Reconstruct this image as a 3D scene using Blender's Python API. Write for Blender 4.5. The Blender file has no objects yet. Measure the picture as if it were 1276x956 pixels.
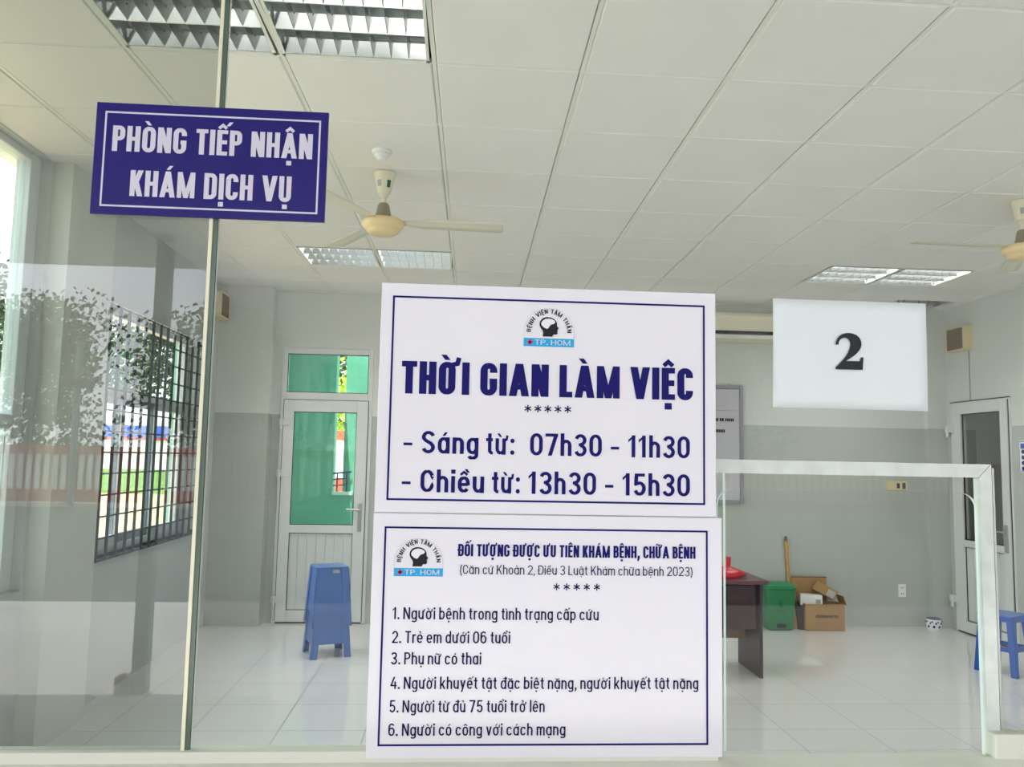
import bpy, bmesh, math, random, unicodedata
from mathutils import Vector, Matrix
random.seed(7)
S = bpy.context.scene
COL = S.collection

# ------------------------------------------------------------------ camera, world, sun, exposure
EXPOSURE = 0.46
WORLD = 2.35
LEFT_SKY = 3.0          # how much brighter the left sky is made, lighting the left floor
SUN = 6.2
LAMP = 13.0        # watts of each lit ceiling light
H = 3.135          # ceiling height
YB = 7.81          # back wall
YG = 1.45          # front glass
XL, XR = -2.24, 4.86
FPX = 1008.85
yaw, pitch, roll = 0.0665, 0.0916, 0.0194
cam = bpy.data.cameras.new('camera')
cam.sensor_fit = 'HORIZONTAL'; cam.sensor_width = 36.0
cam.lens = FPX / 1276 * 36.0
cam.clip_start = 0.05; cam.clip_end = 300
camo = bpy.data.objects.new('camera', cam); COL.objects.link(camo)
cy, sy, cp, sp = math.cos(yaw), math.sin(yaw), math.cos(pitch), math.sin(pitch)
fw = Vector((sy*cp, cy*cp, sp)); rt = Vector((cy, -sy, 0)); up = rt.cross(fw)
cr, sr = math.cos(roll), math.sin(roll)
r2 = cr*rt + sr*up; u2 = -sr*rt + cr*up
camo.matrix_world = Matrix(((r2.x, u2.x, -fw.x, 0), (r2.y, u2.y, -fw.y, 0), (r2.z, u2.z, -fw.z, 1.567), (0, 0, 0, 1)))
S.camera = camo

w = bpy.data.worlds.new('sky'); S.world = w; w.use_nodes = True
nt = w.node_tree; nt.nodes.clear()
wo = nt.nodes.new('ShaderNodeOutputWorld'); bg = nt.nodes.new('ShaderNodeBackground')
tc = nt.nodes.new('ShaderNodeTexCoord'); sep = nt.nodes.new('ShaderNodeSeparateXYZ')
ramp = nt.nodes.new('ShaderNodeValToRGB')
ramp.color_ramp.elements[0].position = 0.0; ramp.color_ramp.elements[0].color = (0.94, 0.95, 1.0, 1)
ramp.color_ramp.elements[1].position = 0.9; ramp.color_ramp.elements[1].color = (0.46, 0.60, 0.88, 1)
cl = nt.nodes.new('ShaderNodeTexNoise'); cl.inputs['Scale'].default_value = 2.6; cl.inputs['Detail'].default_value = 5
clr = nt.nodes.new('ShaderNodeValToRGB')
clr.color_ramp.elements[0].position = 0.42; clr.color_ramp.elements[0].color = (0, 0, 0, 1)
clr.color_ramp.elements[1].position = 0.62; clr.color_ramp.elements[1].color = (1, 1, 1, 1)
mx = nt.nodes.new('ShaderNodeMix'); mx.data_type = 'RGBA'
mx.inputs['B'].default_value = (0.95, 0.97, 1.0, 1)
L = nt.links.new
L(tc.outputs['Generated'], sep.inputs[0]); L(sep.outputs['Z'], ramp.inputs[0])
L(tc.outputs['Generated'], cl.inputs['Vector']); L(cl.outputs['Fac'], clr.inputs[0])
L(clr.outputs[0], mx.inputs['Factor']); L(ramp.outputs[0], mx.inputs['A'])
L(mx.outputs['Result'], bg.inputs['Color']); bg.inputs['Strength'].default_value = WORLD
# sky strength raised towards -X to add light on the left floor
hz = nt.nodes.new('ShaderNodeMapRange'); hz.inputs['From Min'].default_value = -0.2; hz.inputs['From Max'].default_value = -1.0
hz.inputs['To Min'].default_value = WORLD; hz.inputs['To Max'].default_value = WORLD*LEFT_SKY
L(sep.outputs['X'], hz.inputs['Value']); L(hz.outputs[0], bg.inputs['Strength'])
L(bg.outputs[0], wo.inputs[0])

sd = bpy.data.lights.new('sun', 'SUN'); sd.energy = SUN; sd.angle = 0.009; sd.color = (1.0, 0.965, 0.92)
so = bpy.data.objects.new('sun', sd); COL.objects.link(so)
SUNDIR = Vector((0.12, 0.44, -1.25))     # light travels this way: from the street and the left, high
so.rotation_euler = SUNDIR.to_track_quat('-Z', 'Y').to_euler()
so.location = (-6, -8, 20)

vs = S.view_settings
vs.view_transform = 'Standard'; vs.look = 'None'; vs.exposure = EXPOSURE; vs.gamma = 1.0; vs.use_curve_mapping = False
S.display_settings.display_device = 'sRGB'
S.cycles.max_bounces = 14; S.cycles.diffuse_bounces = 7; S.cycles.glossy_bounces = 6
S.cycles.transparent_max_bounces = 24; S.cycles.transmission_bounces = 8
S.cycles.sample_clamp_indirect = 6.0
S.cycles.caustics_reflective = False; S.cycles.caustics_refractive = False

# ------------------------------------------------------------------ materials
def lin(c):
    return tuple((v/255/12.92 if v/255 <= 0.04045 else ((v/255+0.055)/1.055)**2.4) for v in c)
def mat(name, rgb, rough=0.6, spec=0.4, metal=0.0, var=0.0, scale=6.0, bump=0.0, bscale=40.0, emit=None, estr=0.0, coat=0.0):
    m = bpy.data.materials.new(name); m.use_nodes = True
    n = m.node_tree.nodes; b = n['Principled BSDF']; l = m.node_tree.links.new
    c = lin(rgb)
    b.inputs['Base Color'].default_value = (*c, 1); b.inputs['Roughness'].default_value = rough
    b.inputs['Specular IOR Level'].default_value = spec; b.inputs['Metallic'].default_value = metal
    if coat: b.inputs['Coat Weight'].default_value = coat; b.inputs['Coat Roughness'].default_value = 0.05
    g = n.new('ShaderNodeNewGeometry')
    if var > 0:
        t = n.new('ShaderNodeTexNoise'); t.inputs['Scale'].default_value = scale; t.inputs['Detail'].default_value = 4
        r = n.new('ShaderNodeValToRGB')
        r.color_ramp.elements[0].position = 0.3; r.color_ramp.elements[1].position = 0.7
        r.color_ramp.elements[0].color = (*[max(0, v*(1-var)) for v in c], 1)
        r.color_ramp.elements[1].color = (*[min(1, v*(1+var)) for v in c], 1)
        l(g.outputs['Position'], t.inputs['Vector']); l(t.outputs['Fac'], r.inputs[0]); l(r.outputs[0], b.inputs['Base Color'])
    if bump > 0:
        t2 = n.new('ShaderNodeTexNoise'); t2.inputs['Scale'].default_value = bscale; t2.inputs['Detail'].default_value = 3
        bp = n.new('ShaderNodeBump'); bp.inputs['Strength'].default_value = bump; bp.inputs['Distance'].default_value = 0.01
        l(g.outputs['Position'], t2.inputs['Vector']); l(t2.outputs['Fac'], bp.inputs['Height']); l(bp.outputs[0], b.inputs['Normal'])
    if emit:
        b.inputs['Emission Color'].default_value = (*lin(emit), 1); b.inputs['Emission Strength'].default_value = estr
    return m

def tile_mat(name, rgb, joint, tw, th, ox, oy, axes, rough=0.1, spec=0.5, jw=0.006, var=0.03, wave=0.0):
    """square tiles with joints; axes = which world coordinates run along and across the tile"""
    m = bpy.data.materials.new(name); m.use_nodes = True
    n = m.node_tree.nodes; b = n['Principled BSDF']; l = m.node_tree.links.new
    g = n.new('ShaderNodeNewGeometry'); s = n.new('ShaderNodeSeparateXYZ'); l(g.outputs['Position'], s.inputs[0])
    def M(op, a, c=None):
        q = n.new('ShaderNodeMath'); q.operation = op
        if hasattr(a, 'default_value'): l(a, q.inputs[0])
        else: q.inputs[0].default_value = a
        if c is not None:
            if hasattr(c, 'default_value'): l(c, q.inputs[1])
            else: q.inputs[1].default_value = c
        return q.outputs[0]
    def dist(ax, off, size):
        u = M('DIVIDE', M('SUBTRACT', s.outputs[ax], off), size)
        fr = M('FRACT', u)
        return M('MULTIPLY', M('MINIMUM', fr, M('SUBTRACT', 1.0, fr)), size), M('FLOOR', u)
    d1, i1 = dist(axes[0], ox, tw); d2, i2 = dist(axes[1], oy, th)
    d = M('MINIMUM', d1, d2)
    fac = M('LESS_THAN', d, jw/2)
    wn = n.new('ShaderNodeTexWhiteNoise'); wn.noise_dimensions = '2D'
    cb = n.new('ShaderNodeCombineXYZ'); l(i1, cb.inputs[0]); l(i2, cb.inputs[1]); l(cb.outputs[0], wn.inputs['Vector'])
    hs = n.new('ShaderNodeMix'); hs.data_type = 'RGBA'
    c = lin(rgb)
    hs.inputs['A'].default_value = (*[v*(1-var) for v in c], 1); hs.inputs['B'].default_value = (*[min(1, v*(1+var)) for v in c], 1)
    l(wn.outputs['Value'], hs.inputs['Factor'])
    mxx = n.new('ShaderNodeMix'); mxx.data_type = 'RGBA'; l(fac, mxx.inputs['Factor'])
    l(hs.outputs['Result'], mxx.inputs['A']); mxx.inputs['B'].default_value = (*lin(joint), 1)
    l(mxx.outputs['Result'], b.inputs['Base Color'])
    ra = M('ADD', M('MULTIPLY', fac, 0.5), rough); l(ra, b.inputs['Roughness'])
    b.inputs['Specular IOR Level'].default_value = spec
    if wave > 0:
        t2 = n.new('ShaderNodeTexNoise'); t2.inputs['Scale'].default_value = 2.2; t2.inputs['Detail'].default_value = 1
        bp = n.new('ShaderNodeBump'); bp.inputs['Strength'].default_value = wave; bp.inputs['Distance'].default_value = 0.02
        l(g.outputs['Position'], t2.inputs['Vector']); l(t2.outputs['Fac'], bp.inputs['Height']); l(bp.outputs[0], b.inputs['Normal'])
    return m

def glass_mat(name, r0=0.043, tint=(255, 255, 255), rough=0.0):
    """thin architectural glass: Schlick mix of clear transmission and mirror reflection"""
    m = bpy.data.materials.new(name); m.use_nodes = True
    n = m.node_tree.nodes; n.clear(); l = m.node_tree.links.new
    o = n.new('ShaderNodeOutputMaterial'); mi = n.new('ShaderNodeMixShader')
    tr = n.new('ShaderNodeBsdfTransparent'); tr.inputs[0].default_value = (*lin(tint), 1)
    gl = n.new('ShaderNodeBsdfGlossy'); gl.inputs['Roughness'].default_value = rough; gl.inputs[0].default_value = (1, 1, 1, 1)
    g = n.new('ShaderNodeNewGeometry')
    dt = n.new('ShaderNodeVectorMath'); dt.operation = 'DOT_PRODUCT'
    l(g.outputs['Normal'], dt.inputs[0]); l(g.outputs['Incoming'], dt.inputs[1])
    def M(op, a, c=None):
        q = n.new('ShaderNodeMath'); q.operation = op
        for i, v in enumerate((a, c)):
            if v is None: continue
            if hasattr(v, 'default_value'): l(v, q.inputs[i])
            else: q.inputs[i].default_value = v
        return q.outputs[0]
    c = M('ABSOLUTE', dt.outputs['Value'])
    f = M('ADD', M('MULTIPLY', M('POWER', M('SUBTRACT', 1.0, c), 5.0), 1-r0), r0)
    l(f, mi.inputs[0]); l(tr.outputs[0], mi.inputs[1]); l(gl.outputs[0], mi.inputs[2]); l(mi.outputs[0], o.inputs[0])
    return m

M = dict(
    glass=glass_mat('clear_glass', 0.007, (255, 255, 254)),
    glass_double=glass_mat('double_glass', 0.05, (229, 231, 229)),
    glass_near=glass_mat('near_side_window_glass', 0.03, (246, 255, 251)),
    glass_side=glass_mat('side_window_glass', 0.03, (252, 255, 253)),
    glass_green=glass_mat('green_tinted_glass', 0.03, (238, 252, 247)),
    glass_edge=mat('glass_edge_green', (150, 205, 180), 0.15, 0.6),
    glass_edge_dark=mat('glass_edge_dark_green', (88, 104, 92), 0.2, 0.6),
    glass_rim=mat('polished_glass_rim', (212, 224, 218), 0.18, 0.6),
    strip=mat('pale_green_glass_strip', (204, 212, 208), 0.18, 0.6, var=0.08, scale=30),
    cream_strip=mat('cream_strip', (226, 222, 196), 0.3, 0.5),
    grey_strip=mat('grey_aluminium_strip', (170, 172, 168), 0.3, 0.5, metal=0.4),
    ceil=mat('ceiling_panel_white', (240, 237, 234), 0.5, 0.35, var=0.015, scale=3),
    tbar=mat('ceiling_grid_white', (238, 238, 232), 0.35, 0.4),
    gapd=mat('ceiling_gap_shadow_gap', (120, 120, 114), 0.8, 0.1),
    paint=mat('pale_green_white_paint', (210, 213, 208), 0.35, 0.4, var=0.015, scale=1.5),
    paint_left=mat('pale_grey_paint', (206, 207, 205), 0.4, 0.35, var=0.015, scale=1.5),
    column=mat('white_column_paint', (222, 222, 214), 0.4, 0.35),
    sill=mat('white_counter_stone', (226, 226, 214), 0.25, 0.4, var=0.02, scale=20),
    bead=mat('white_glazing_bead', (216, 216, 204), 0.35, 0.4),
    upvc=mat('white_door_plastic', (214, 217, 215), 0.28, 0.45),
    upvc_in=mat('white_door_panel', (208, 211, 211), 0.32, 0.45),
    seal=mat('black_rubber_seal', (45, 48, 46), 0.6, 0.3),
    steel=mat('brushed_steel', (190, 190, 188), 0.28, 0.5, metal=0.9),
    white=mat('white_plastic', (236, 236, 232), 0.35, 0.45),
    cream=mat('cream_plastic', (226, 220, 198), 0.35, 0.45),
    cream_disc=mat('cream_enamel', (232, 208, 160), 0.3, 0.5),
    taupe=mat('taupe_enamel', (140, 130, 110), 0.4, 0.5),
    blade=mat('cream_fan_blade', (226, 222, 204), 0.35, 0.45),
    green_lab=mat('dark_green_label', (26, 90, 66), 0.4, 0.4),
    grey_lab=mat('grey_label', (168, 172, 170), 0.4, 0.4),
    mirror=mat('mirror_louvre', (225, 228, 228), 0.12, 0.5, metal=0.95),
    satin=mat('satin_grey_blade', (150, 152, 152), 0.3, 0.5, metal=0.6),
    refl=mat('white_reflector', (232, 236, 234), 0.25, 0.5, metal=0.55),
    tube_off=mat('unlit_tube', (240, 242, 240), 0.3, 0.5),
    tube_on=mat('lit_tube', (240, 250, 245), 0.3, 0.5, emit=(232, 255, 244), estr=7.0),
    acrylic=mat('white_acrylic', (222, 219, 225), 0.22, 0.45),
    acrylic_edge=mat('acrylic_edge', (228, 230, 232), 0.3, 0.4),
    navy=mat('navy_print', (16, 12, 96), 0.5, 0.15),
    navy_dark=mat('dark_navy_print', (20, 16, 70), 0.5, 0.15),
    blue_panel=mat('royal_blue_acrylic', (30, 22, 108), 0.16, 0.35),
    white_print=mat('pale_white_print', (208, 203, 217), 0.45, 0.3),
    cyan=mat('cyan_print', (24, 160, 214), 0.4, 0.3),
    red_print=mat('red_print', (205, 22, 60), 0.4, 0.3),
    black=mat('black_print', (14, 14, 20), 0.5, 0.3),
    ink=mat('ink_black', (22, 30, 32), 0.5, 0.3),
    paper=mat('white_paper', (218, 224, 225), 0.7, 0.2, var=0.01, scale=8),
    tape=mat('clear_tape', (216, 222, 222), 0.2, 0.5),
    blue_stool=mat('blue_stool_plastic', (78, 114, 180), 0.28, 0.5, var=0.06, scale=10),
    blue_stool2=mat('deep_blue_stool_plastic', (36, 92, 176), 0.3, 0.5),
    maroon=mat('maroon_veneer', (50, 20, 30), 0.35, 0.4, var=0.15, scale=14),
    maroon_top=mat('maroon_desk_top', (96, 48, 58), 0.3, 0.45, var=0.1, scale=14),
    maroon_light=mat('brown_veneer', (130, 96, 74), 0.4, 0.4, var=0.1, scale=10),
    red=mat('red_plastic', (205, 24, 48), 0.3, 0.5),
    binm=mat('green_bin_plastic', (8, 118, 66), 0.35, 0.45),
    binlid=mat('green_bin_lid', (12, 132, 76), 0.35, 0.45),
    dark=mat('black_plastic', (20, 22, 22), 0.5, 0.4),
    card=mat('cardboard', (164, 128, 84), 0.8, 0.2, var=0.06, scale=12),
    card_dark=mat('cardboard_edge', (96, 70, 46), 0.85, 0.2),
    dark_brown=mat('dark_brown_fill', (46, 36, 30), 0.8, 0.2),
    wood=mat('pale_wood', (196, 150, 84), 0.5, 0.3, var=0.1, scale=30),
    greytip=mat('grey_rubber', (100, 104, 100), 0.6, 0.3),
    beige=mat('beige_speaker_case', (216, 200, 160), 0.45, 0.4),
    mesh=mat('brown_speaker_cloth', (118, 100, 74), 0.85, 0.2, bump=0.4, bscale=260),
    boardframe=mat('grey_board_frame', (150, 152, 156), 0.35, 0.5, metal=0.2),
    board=mat('pale_grey_board', (196, 194, 202), 0.4, 0.4),
    ceramic=mat('white_ceramic', (224, 226, 230), 0.2, 0.5),
    cobalt=mat('cobalt_glaze', (42, 52, 112), 0.25, 0.5),
    cable=mat('grey_cable', (150, 152, 148), 0.5, 0.4),
    void=mat('ceiling_void_shade', (26, 28, 26), 0.9, 0.1),
    grille=mat('dark_green_steel', (46, 60, 64), 0.4, 0.45),
    alu=mat('white_aluminium', (222, 226, 226), 0.3, 0.5),
    bluesteel=mat('blue_grey_aluminium', (108, 128, 140), 0.35, 0.5),
    mint=mat('mint_wall_paint', (124, 188, 162), 0.6, 0.3, var=0.03, scale=2),
    concrete=mat('pale_concrete', (208, 205, 200), 0.8, 0.2, var=0.08, scale=1.2),
    porch=mat('grey_porch_tile', (140, 142, 138), 0.6, 0.3, var=0.05, scale=3),
    asphalt=mat('asphalt', (96, 97, 96), 0.9, 0.2, var=0.08, scale=0.8),
    kerb=mat('kerb_stone', (214, 208, 190), 0.8, 0.2),
    canopy=mat('canopy_soffit', (196, 198, 194), 0.7, 0.2),
    grass=mat('lawn_grass', (112, 146, 74), 0.9, 0.1, var=0.2, scale=2.0),
    paving=mat('tan_paving', (214, 186, 148), 0.85, 0.2, var=0.06, scale=1.0),
    outwall=mat('outside_white_wall', (236, 236, 232), 0.7, 0.2),
    outblue=mat('outside_blue_band', (58, 92, 190), 0.6, 0.3),
    outred=mat('outside_red_tile', (186, 84, 62), 0.7, 0.2),
    fence_red=mat('red_fence_paint', (176, 66, 56), 0.6, 0.3),
    fence_white=mat('white_fence_paint', (236, 234, 226), 0.5, 0.3),
    leaf=mat('dark_leaf', (66, 88, 48), 0.7, 0.3, var=0.3, scale=1.4),
    leaf_y=mat('yellow_green_leaf', (170, 190, 50), 0.7, 0.3, var=0.25, scale=2.0),
    bark=mat('bark', (92, 78, 62), 0.9, 0.1, var=0.2, scale=8),
    post=mat('blue_grey_post_paint', (120, 130, 136), 0.4, 0.4),
    plaster=mat('outer_plaster', (206, 212, 206), 0.8, 0.2),
)
M['floor'] = tile_mat('polished_white_floor_tile', (228, 227, 225), (160, 162, 160), 0.488, 0.488, -0.967, 4.83, ('X', 'Y'), 0.06, 0.95, 0.008, 0.015, wave=0.015)
M['dado_back'] = tile_mat('wall_tile_back', (180, 185, 178), (166, 172, 164), 0.2575, 0.385, 4.116, 0.0, ('X', 'Z'), 0.12, 0.5, 0.003, 0.012)
M['dado_side'] = tile_mat('wall_tile_side', (186, 190, 184), (166, 172, 164), 0.2575, 0.385, 7.64, 0.0, ('Y', 'Z'), 0.12, 0.5, 0.003, 0.012)

# ------------------------------------------------------------------ mesh builder
class MB:
    def __init__(s): s.v = []; s.f = []; s.mi = []; s.sm = []
    def add(s, vs, fs, m=0, smooth=False):
        o = len(s.v); s.v += [tuple(p) for p in vs]
        for f in fs: s.f.append([i+o for i in f]); s.mi.append(m); s.sm.append(smooth)
        return s
    def box(s, x0, x1, y0, y1, z0, z1, m=0):
        v = [(x0,y0,z0),(x1,y0,z0),(x1,y1,z0),(x0,y1,z0),(x0,y0,z1),(x1,y0,z1),(x1,y1,z1),(x0,y1,z1)]
        return s.add(v, [(0,3,2,1),(4,5,6,7),(0,1,5,4),(1,2,6,5),(2,3,7,6),(3,0,4,7)], m)
    def obox(s, c, sx, sy_, sz, rot, m=0):
        """box by centre, sizes, rotation matrix"""
        v = []
        for z in (-1, 1):
            for (x, y) in ((-1,-1),(1,-1),(1,1),(-1,1)):
                v.append(Vector(c) + rot @ Vector((x*sx/2, y*sy_/2, z*sz/2)))
        return s.add(v, [(0,3,2,1),(4,5,6,7),(0,1,5,4),(1,2,6,5),(2,3,7,6),(3,0,4,7)], m)
    def frustum(s, p0, w0, d0, p1, w1, d1, m=0):
        v = [(p0[0]-w0/2,p0[1]-d0/2,p0[2]),(p0[0]+w0/2,p0[1]-d0/2,p0[2]),(p0[0]+w0/2,p0[1]+d0/2,p0[2]),(p0[0]-w0/2,p0[1]+d0/2,p0[2]),
             (p1[0]-w1/2,p1[1]-d1/2,p1[2]),(p1[0]+w1/2,p1[1]-d1/2,p1[2]),(p1[0]+w1/2,p1[1]+d1/2,p1[2]),(p1[0]-w1/2,p1[1]+d1/2,p1[2])]
        return s.add(v, [(0,3,2,1),(4,5,6,7),(0,1,5,4),(1,2,6,5),(2,3,7,6),(3,0,4,7)], m)
    def prism(s, pts, n, d, m=0, mside=None):
        """polygon pts (3-D, planar) extruded by vector n*d"""
        n = Vector(n).normalized()*d; k = len(pts)
        a = [Vector(p) for p in pts]; b = [p+n for p in a]
        s.add(a+b, [tuple(range(k))[::-1], tuple(range(k, 2*k))], m)
        s.add(a+b, [(i, (i+1) % k, k+(i+1) % k, k+i) for i in range(k)], m if mside is None else mside)
        return s
    def tube(s, p0, p1, r, seg=12, m=0, r1=None):
        p0, p1 = Vector(p0), Vector(p1); r1 = r if r1 is None else r1
        d = (p1-p0).normalized(); a = d.orthogonal().normalized(); b = d.cross(a)
        v = []
        for p, rr in ((p0, r), (p1, r1)):
            for i in range(seg):
                t = 2*math.pi*i/seg; v.append(p + (a*math.cos(t)+b*math.sin(t))*rr)
        s.add(v, [(i, (i+1) % seg, seg+(i+1) % seg, seg+i) for i in range(seg)], m, True)
        s.add(v, [tuple(range(seg))[::-1], tuple(range(seg, 2*seg))], m)
        return s
    def path(s, pts, r, seg=8, m=0):
        for a, b in zip(pts[:-1], pts[1:]): s.tube(a, b, r, seg, m)
        return s
    def lathe(s, c, prof, seg=32, m=0):
        c = Vector(c); v = []
        for (r, z) in prof:
            for i in range(seg):
                t = 2*math.pi*i/seg; v.append(c + Vector((r*math.cos(t), r*math.sin(t), z)))
        fs = []
        for j in range(len(prof)-1):
            for i in range(seg):
                fs.append((j*seg+i, j*seg+(i+1) % seg, (j+1)*seg+(i+1) % seg, (j+1)*seg+i))
        s.add(v, fs, m, True)
        if prof[0][0] > 1e-4: s.add(v[:seg], [tuple(range(seg))[::-1]], m)
        if prof[-1][0] > 1e-4: s.add(v[-seg:], [tuple(range(seg))], m)
        return s
    def build(s, name, mats, parent=None, bevel=0.0, segs=2):
        me = bpy.data.meshes.new(name); me.from_pydata(s.v, [], s.f)
        if not isinstance(mats, (list, tuple)): mats = [mats]
        for x in mats: me.materials.append(x)
        me.polygons.foreach_set('material_index', s.mi); me.polygons.foreach_set('use_smooth', s.sm)
        me.validate(); me.update()
        bm = bmesh.new(); bm.from_mesh(me); bmesh.ops.recalc_face_normals(bm, faces=bm.faces); bm.to_mesh(me); bm.free()
        o = bpy.data.objects.new(name, me); COL.objects.link(o)
        if parent: o.parent = parent
        if bevel:
            b = o.modifiers.new('bevel', 'BEVEL'); b.width = bevel; b.segments = segs; b.limit_method = 'ANGLE'; b.angle_limit = 0.7
        return o

def tag(o, label, cat, group=None, kind=None):
    o['label'] = label; o['category'] = cat
    if group: o['group'] = group
    if kind: o['kind'] = kind
    return o
def thing(name, label, cat, loc=(0, 0, 0), rz=0.0, group=None):
    o = bpy.data.objects.new(name, None); COL.objects.link(o); o.empty_display_size = 0.05
    o.location = loc; o.rotation_euler = (0, 0, rz)
    return tag(o, label, cat, group)
def struct(o, label=None, cat=None):
    o['kind'] = 'structure'
    if label: o['label'] = label
    if cat: o['category'] = cat
    return o
def copy_thing(src, name=None):
    r = src.copy(); COL.objects.link(r)
    for ch in list(src.children):
        c = ch.copy(); COL.objects.link(c); c.parent = r
        for g in ch.children:
            d = g.copy(); COL.objects.link(d); d.parent = c
    return r

# ------------------------------------------------------------------ room shell
# floor
struct(MB().box(-2.55, 5.1, 1.47, 8.0, -0.12, 0.0).build('floor', M['floor']), 'polished white square tiles of the reception room floor', 'floor')

# back wall, opening for door_1, dado to 1.935, pilasters in both corners
DX0, DX1, DZ1 = -1.675, -0.815, 2.575
b = MB()
for (z0, z1, m) in ((0.0, 1.935, 1), (1.935, 3.3, 0)):
    for (x0, x1) in ((-2.6, DX0), (DX1, 5.2)):
        b.box(x0, x1, YB, YB+0.16, z0, z1, m)
b.box(DX0, DX1, YB, YB+0.16, DZ1, 3.3, 0)
# left pilaster and right corner pipe casing
b.box(-2.3, -1.752, 7.65, YB, 0.0, 1.935, 1); b.box(-2.3, -1.752, 7.653, YB, 1.935, 3.2, 0)
b.box(4.66, 4.95, 7.74, YB, 0.0, 1.935, 1); b.box(4.66, 4.95, 7.743, YB, 1.935, 3.2, 0)
struct(b.build('wall_back', [M['paint'], M['dado_back']]), 'pale back wall with grey tiled lower half', 'wall')
# left wall with openings: near window (Y1.6-4.42, z .83-3.13), grilled window (5.18-7.08, .88-2.5)
b = MB()
WX0 = XL-0.18
def lw(y0, y1, z0, z1):
    for (a, c, m) in ((0.0, 1.935, 1), (1.935, 3.3, 0)):
        lo, hi = max(z0, a), min(z1, c)
        if hi > lo: b.box(WX0, XL, y0, y1, lo, hi, m)
lw(1.40, 4.44, 0, 0.83); lw(1.40, 1.62, 0.83, 3.3); lw(1.62, 4.44, 3.13, 3.3)
lw(4.44, 5.18, 0, 3.3); lw(5.18, 7.10, 0, 0.88); lw(5.18, 7.10, 2.52, 3.3); lw(7.10, 8.0, 0, 3.3)
b.box(-2.36, -2.135, 4.475, 5.05, 0, 3.2, 2)
struct(b.build('wall_left', [M['paint_left'], M['paint_left'], M['column']]), 'grey left wall with white column and two windows', 'wall')
# right wall with door_2 opening
RY0, RY1, RZ1 = 6.80, 7.66, 2.19
b = MB()
for (y0, y1, z0, z1) in ((1.40, RY0, 0, 3.3), (RY1, 8.0, 0, 3.3), (RY0, RY1, RZ1, 3.3)):
    for (a, c, m) in ((0.0, 1.93, 1), (1.93, 3.3, 0)):
        lo, hi = max(z0, a), min(z1, c)
        if hi > lo: b.box(XR, XR+0.16, y0, y1, lo, hi, m)
struct(b.build('wall_right', [M['paint'], M['dado_side']]), 'pale right wall with grey tiled lower half', 'wall')
# front wall: low wall under the counter, lintel above the glass
b = MB()
b.box(-2.5, 5.1, 1.36, 1.47, -0.12, 1.0, 0); b.box(-2.5, 5.1, 1.36, 1.50, 2.92, 3.4, 0)
struct(b.build('wall_front', M['plaster']), 'low front wall under the glass', 'wall')
struct(MB().box(-2.5, 5.1, 1.14, 1.475, 1.0, 1.048).build('trim_1', M['sill'], bevel=0.006), 'white stone counter edge under the front glass', 'counter')

# ceiling: metal panels in a lay-in grid, one panel missing near the right rear corner
GX, GY, TT, SH = -0.14136, 2.5354, 0.6, 0.0197
def gx(c, r): return GX + c*TT + SH*r*TT
def gy(r): return GY + r*TT
b = MB()
LIGHT_CELLS = {(-2, 0), (-1, 0), (5, 0), (6, 0), (-2, 6), (-1, 6), (5, 6), (6, 6)}
HOLE = (7, 8)
for r in range(-2, 9):
    for c in range(-5, 10):
        if (c, r) in LIGHT_CELLS: continue
        gc, gr = 0.011, 0.0055
        y0, y1 = gy(r)+gr, min(gy(r+1)-gr, 7.86)
        xs = [gx(c, r)+gc, gx(c+1, r)-gc, gx(c+1, r+1)-gc, gx(c, r+1)+gc]
        if max(xs) < -2.45 or min(xs) > 5.0: continue
        if (c, r) == HOLE:
            continue
        e = 0.006
        lo = [(xs[0]+e, y0+e, H), (xs[1]-e, y0+e, H), (xs[2]-e, y1-e, H), (xs[3]+e, y1-e, H)]
        hi = [(xs[0], y0, H+0.006), (xs[1], y0, H+0.006), (xs[2], y1, H+0.006), (xs[3], y1, H+0.006)]
        hh = [(p[0], p[1], H+0.02) for p in hi]
        b.add(lo+hi+hh, [(0,1,2,3)] + [(i, (i+1) % 4, 4+(i+1) % 4, 4+i) for i in range(4)] + [(4+i, 4+(i+1) % 4, 8+(i+1) % 4, 8+i) for i in range(4)], 0)
# T-bars
for c in range(-5, 10):
    w_ = 0.0085
    p = [(gx(c, -2)-w_, gy(-2), H+0.003), (gx(c, -2)+w_, gy(-2), H+0.003), (gx(c, 9)+w_, 7.86, H+0.003), (gx(c, 9)-w_, 7.86, H+0.003)]
    if gx(c, 4) < -2.6 or gx(c, 4) > 5.1: continue
    b.prism(p, (0, 0, 1), 0.022, 1)
for r in range(-2, 10):
    if gy(r) > 7.86: continue
    # leave the empty cell open
    b.box(-2.45, 5.0, gy(r)-0.004, gy(r)+0.004, H+0.0025, H+0.024, 1)
ceil = struct(b.build('ceiling', [M['ceil'], M['tbar']]), 'white lay-in ceiling of square metal panels', 'ceiling')
# concrete slab above (closes the void)
struct(MB().box(-2.46, 5.4, 1.36, 8.3, 3.42, 3.6).build('roof_slab', M['void']), 'slab above the ceiling panels, coloured dark for the shaded void', 'ceiling')  # near-black colour paints the shade inside the open void
# dark trim where ceiling meets the back wall
b = MB(); b.box(-1.75, 4.66, 7.785, YB, H-0.018, H+0.003); struct(b.build('trim_2', M['paint']), 'thin cornice strip along the back wall', 'trim')

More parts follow.
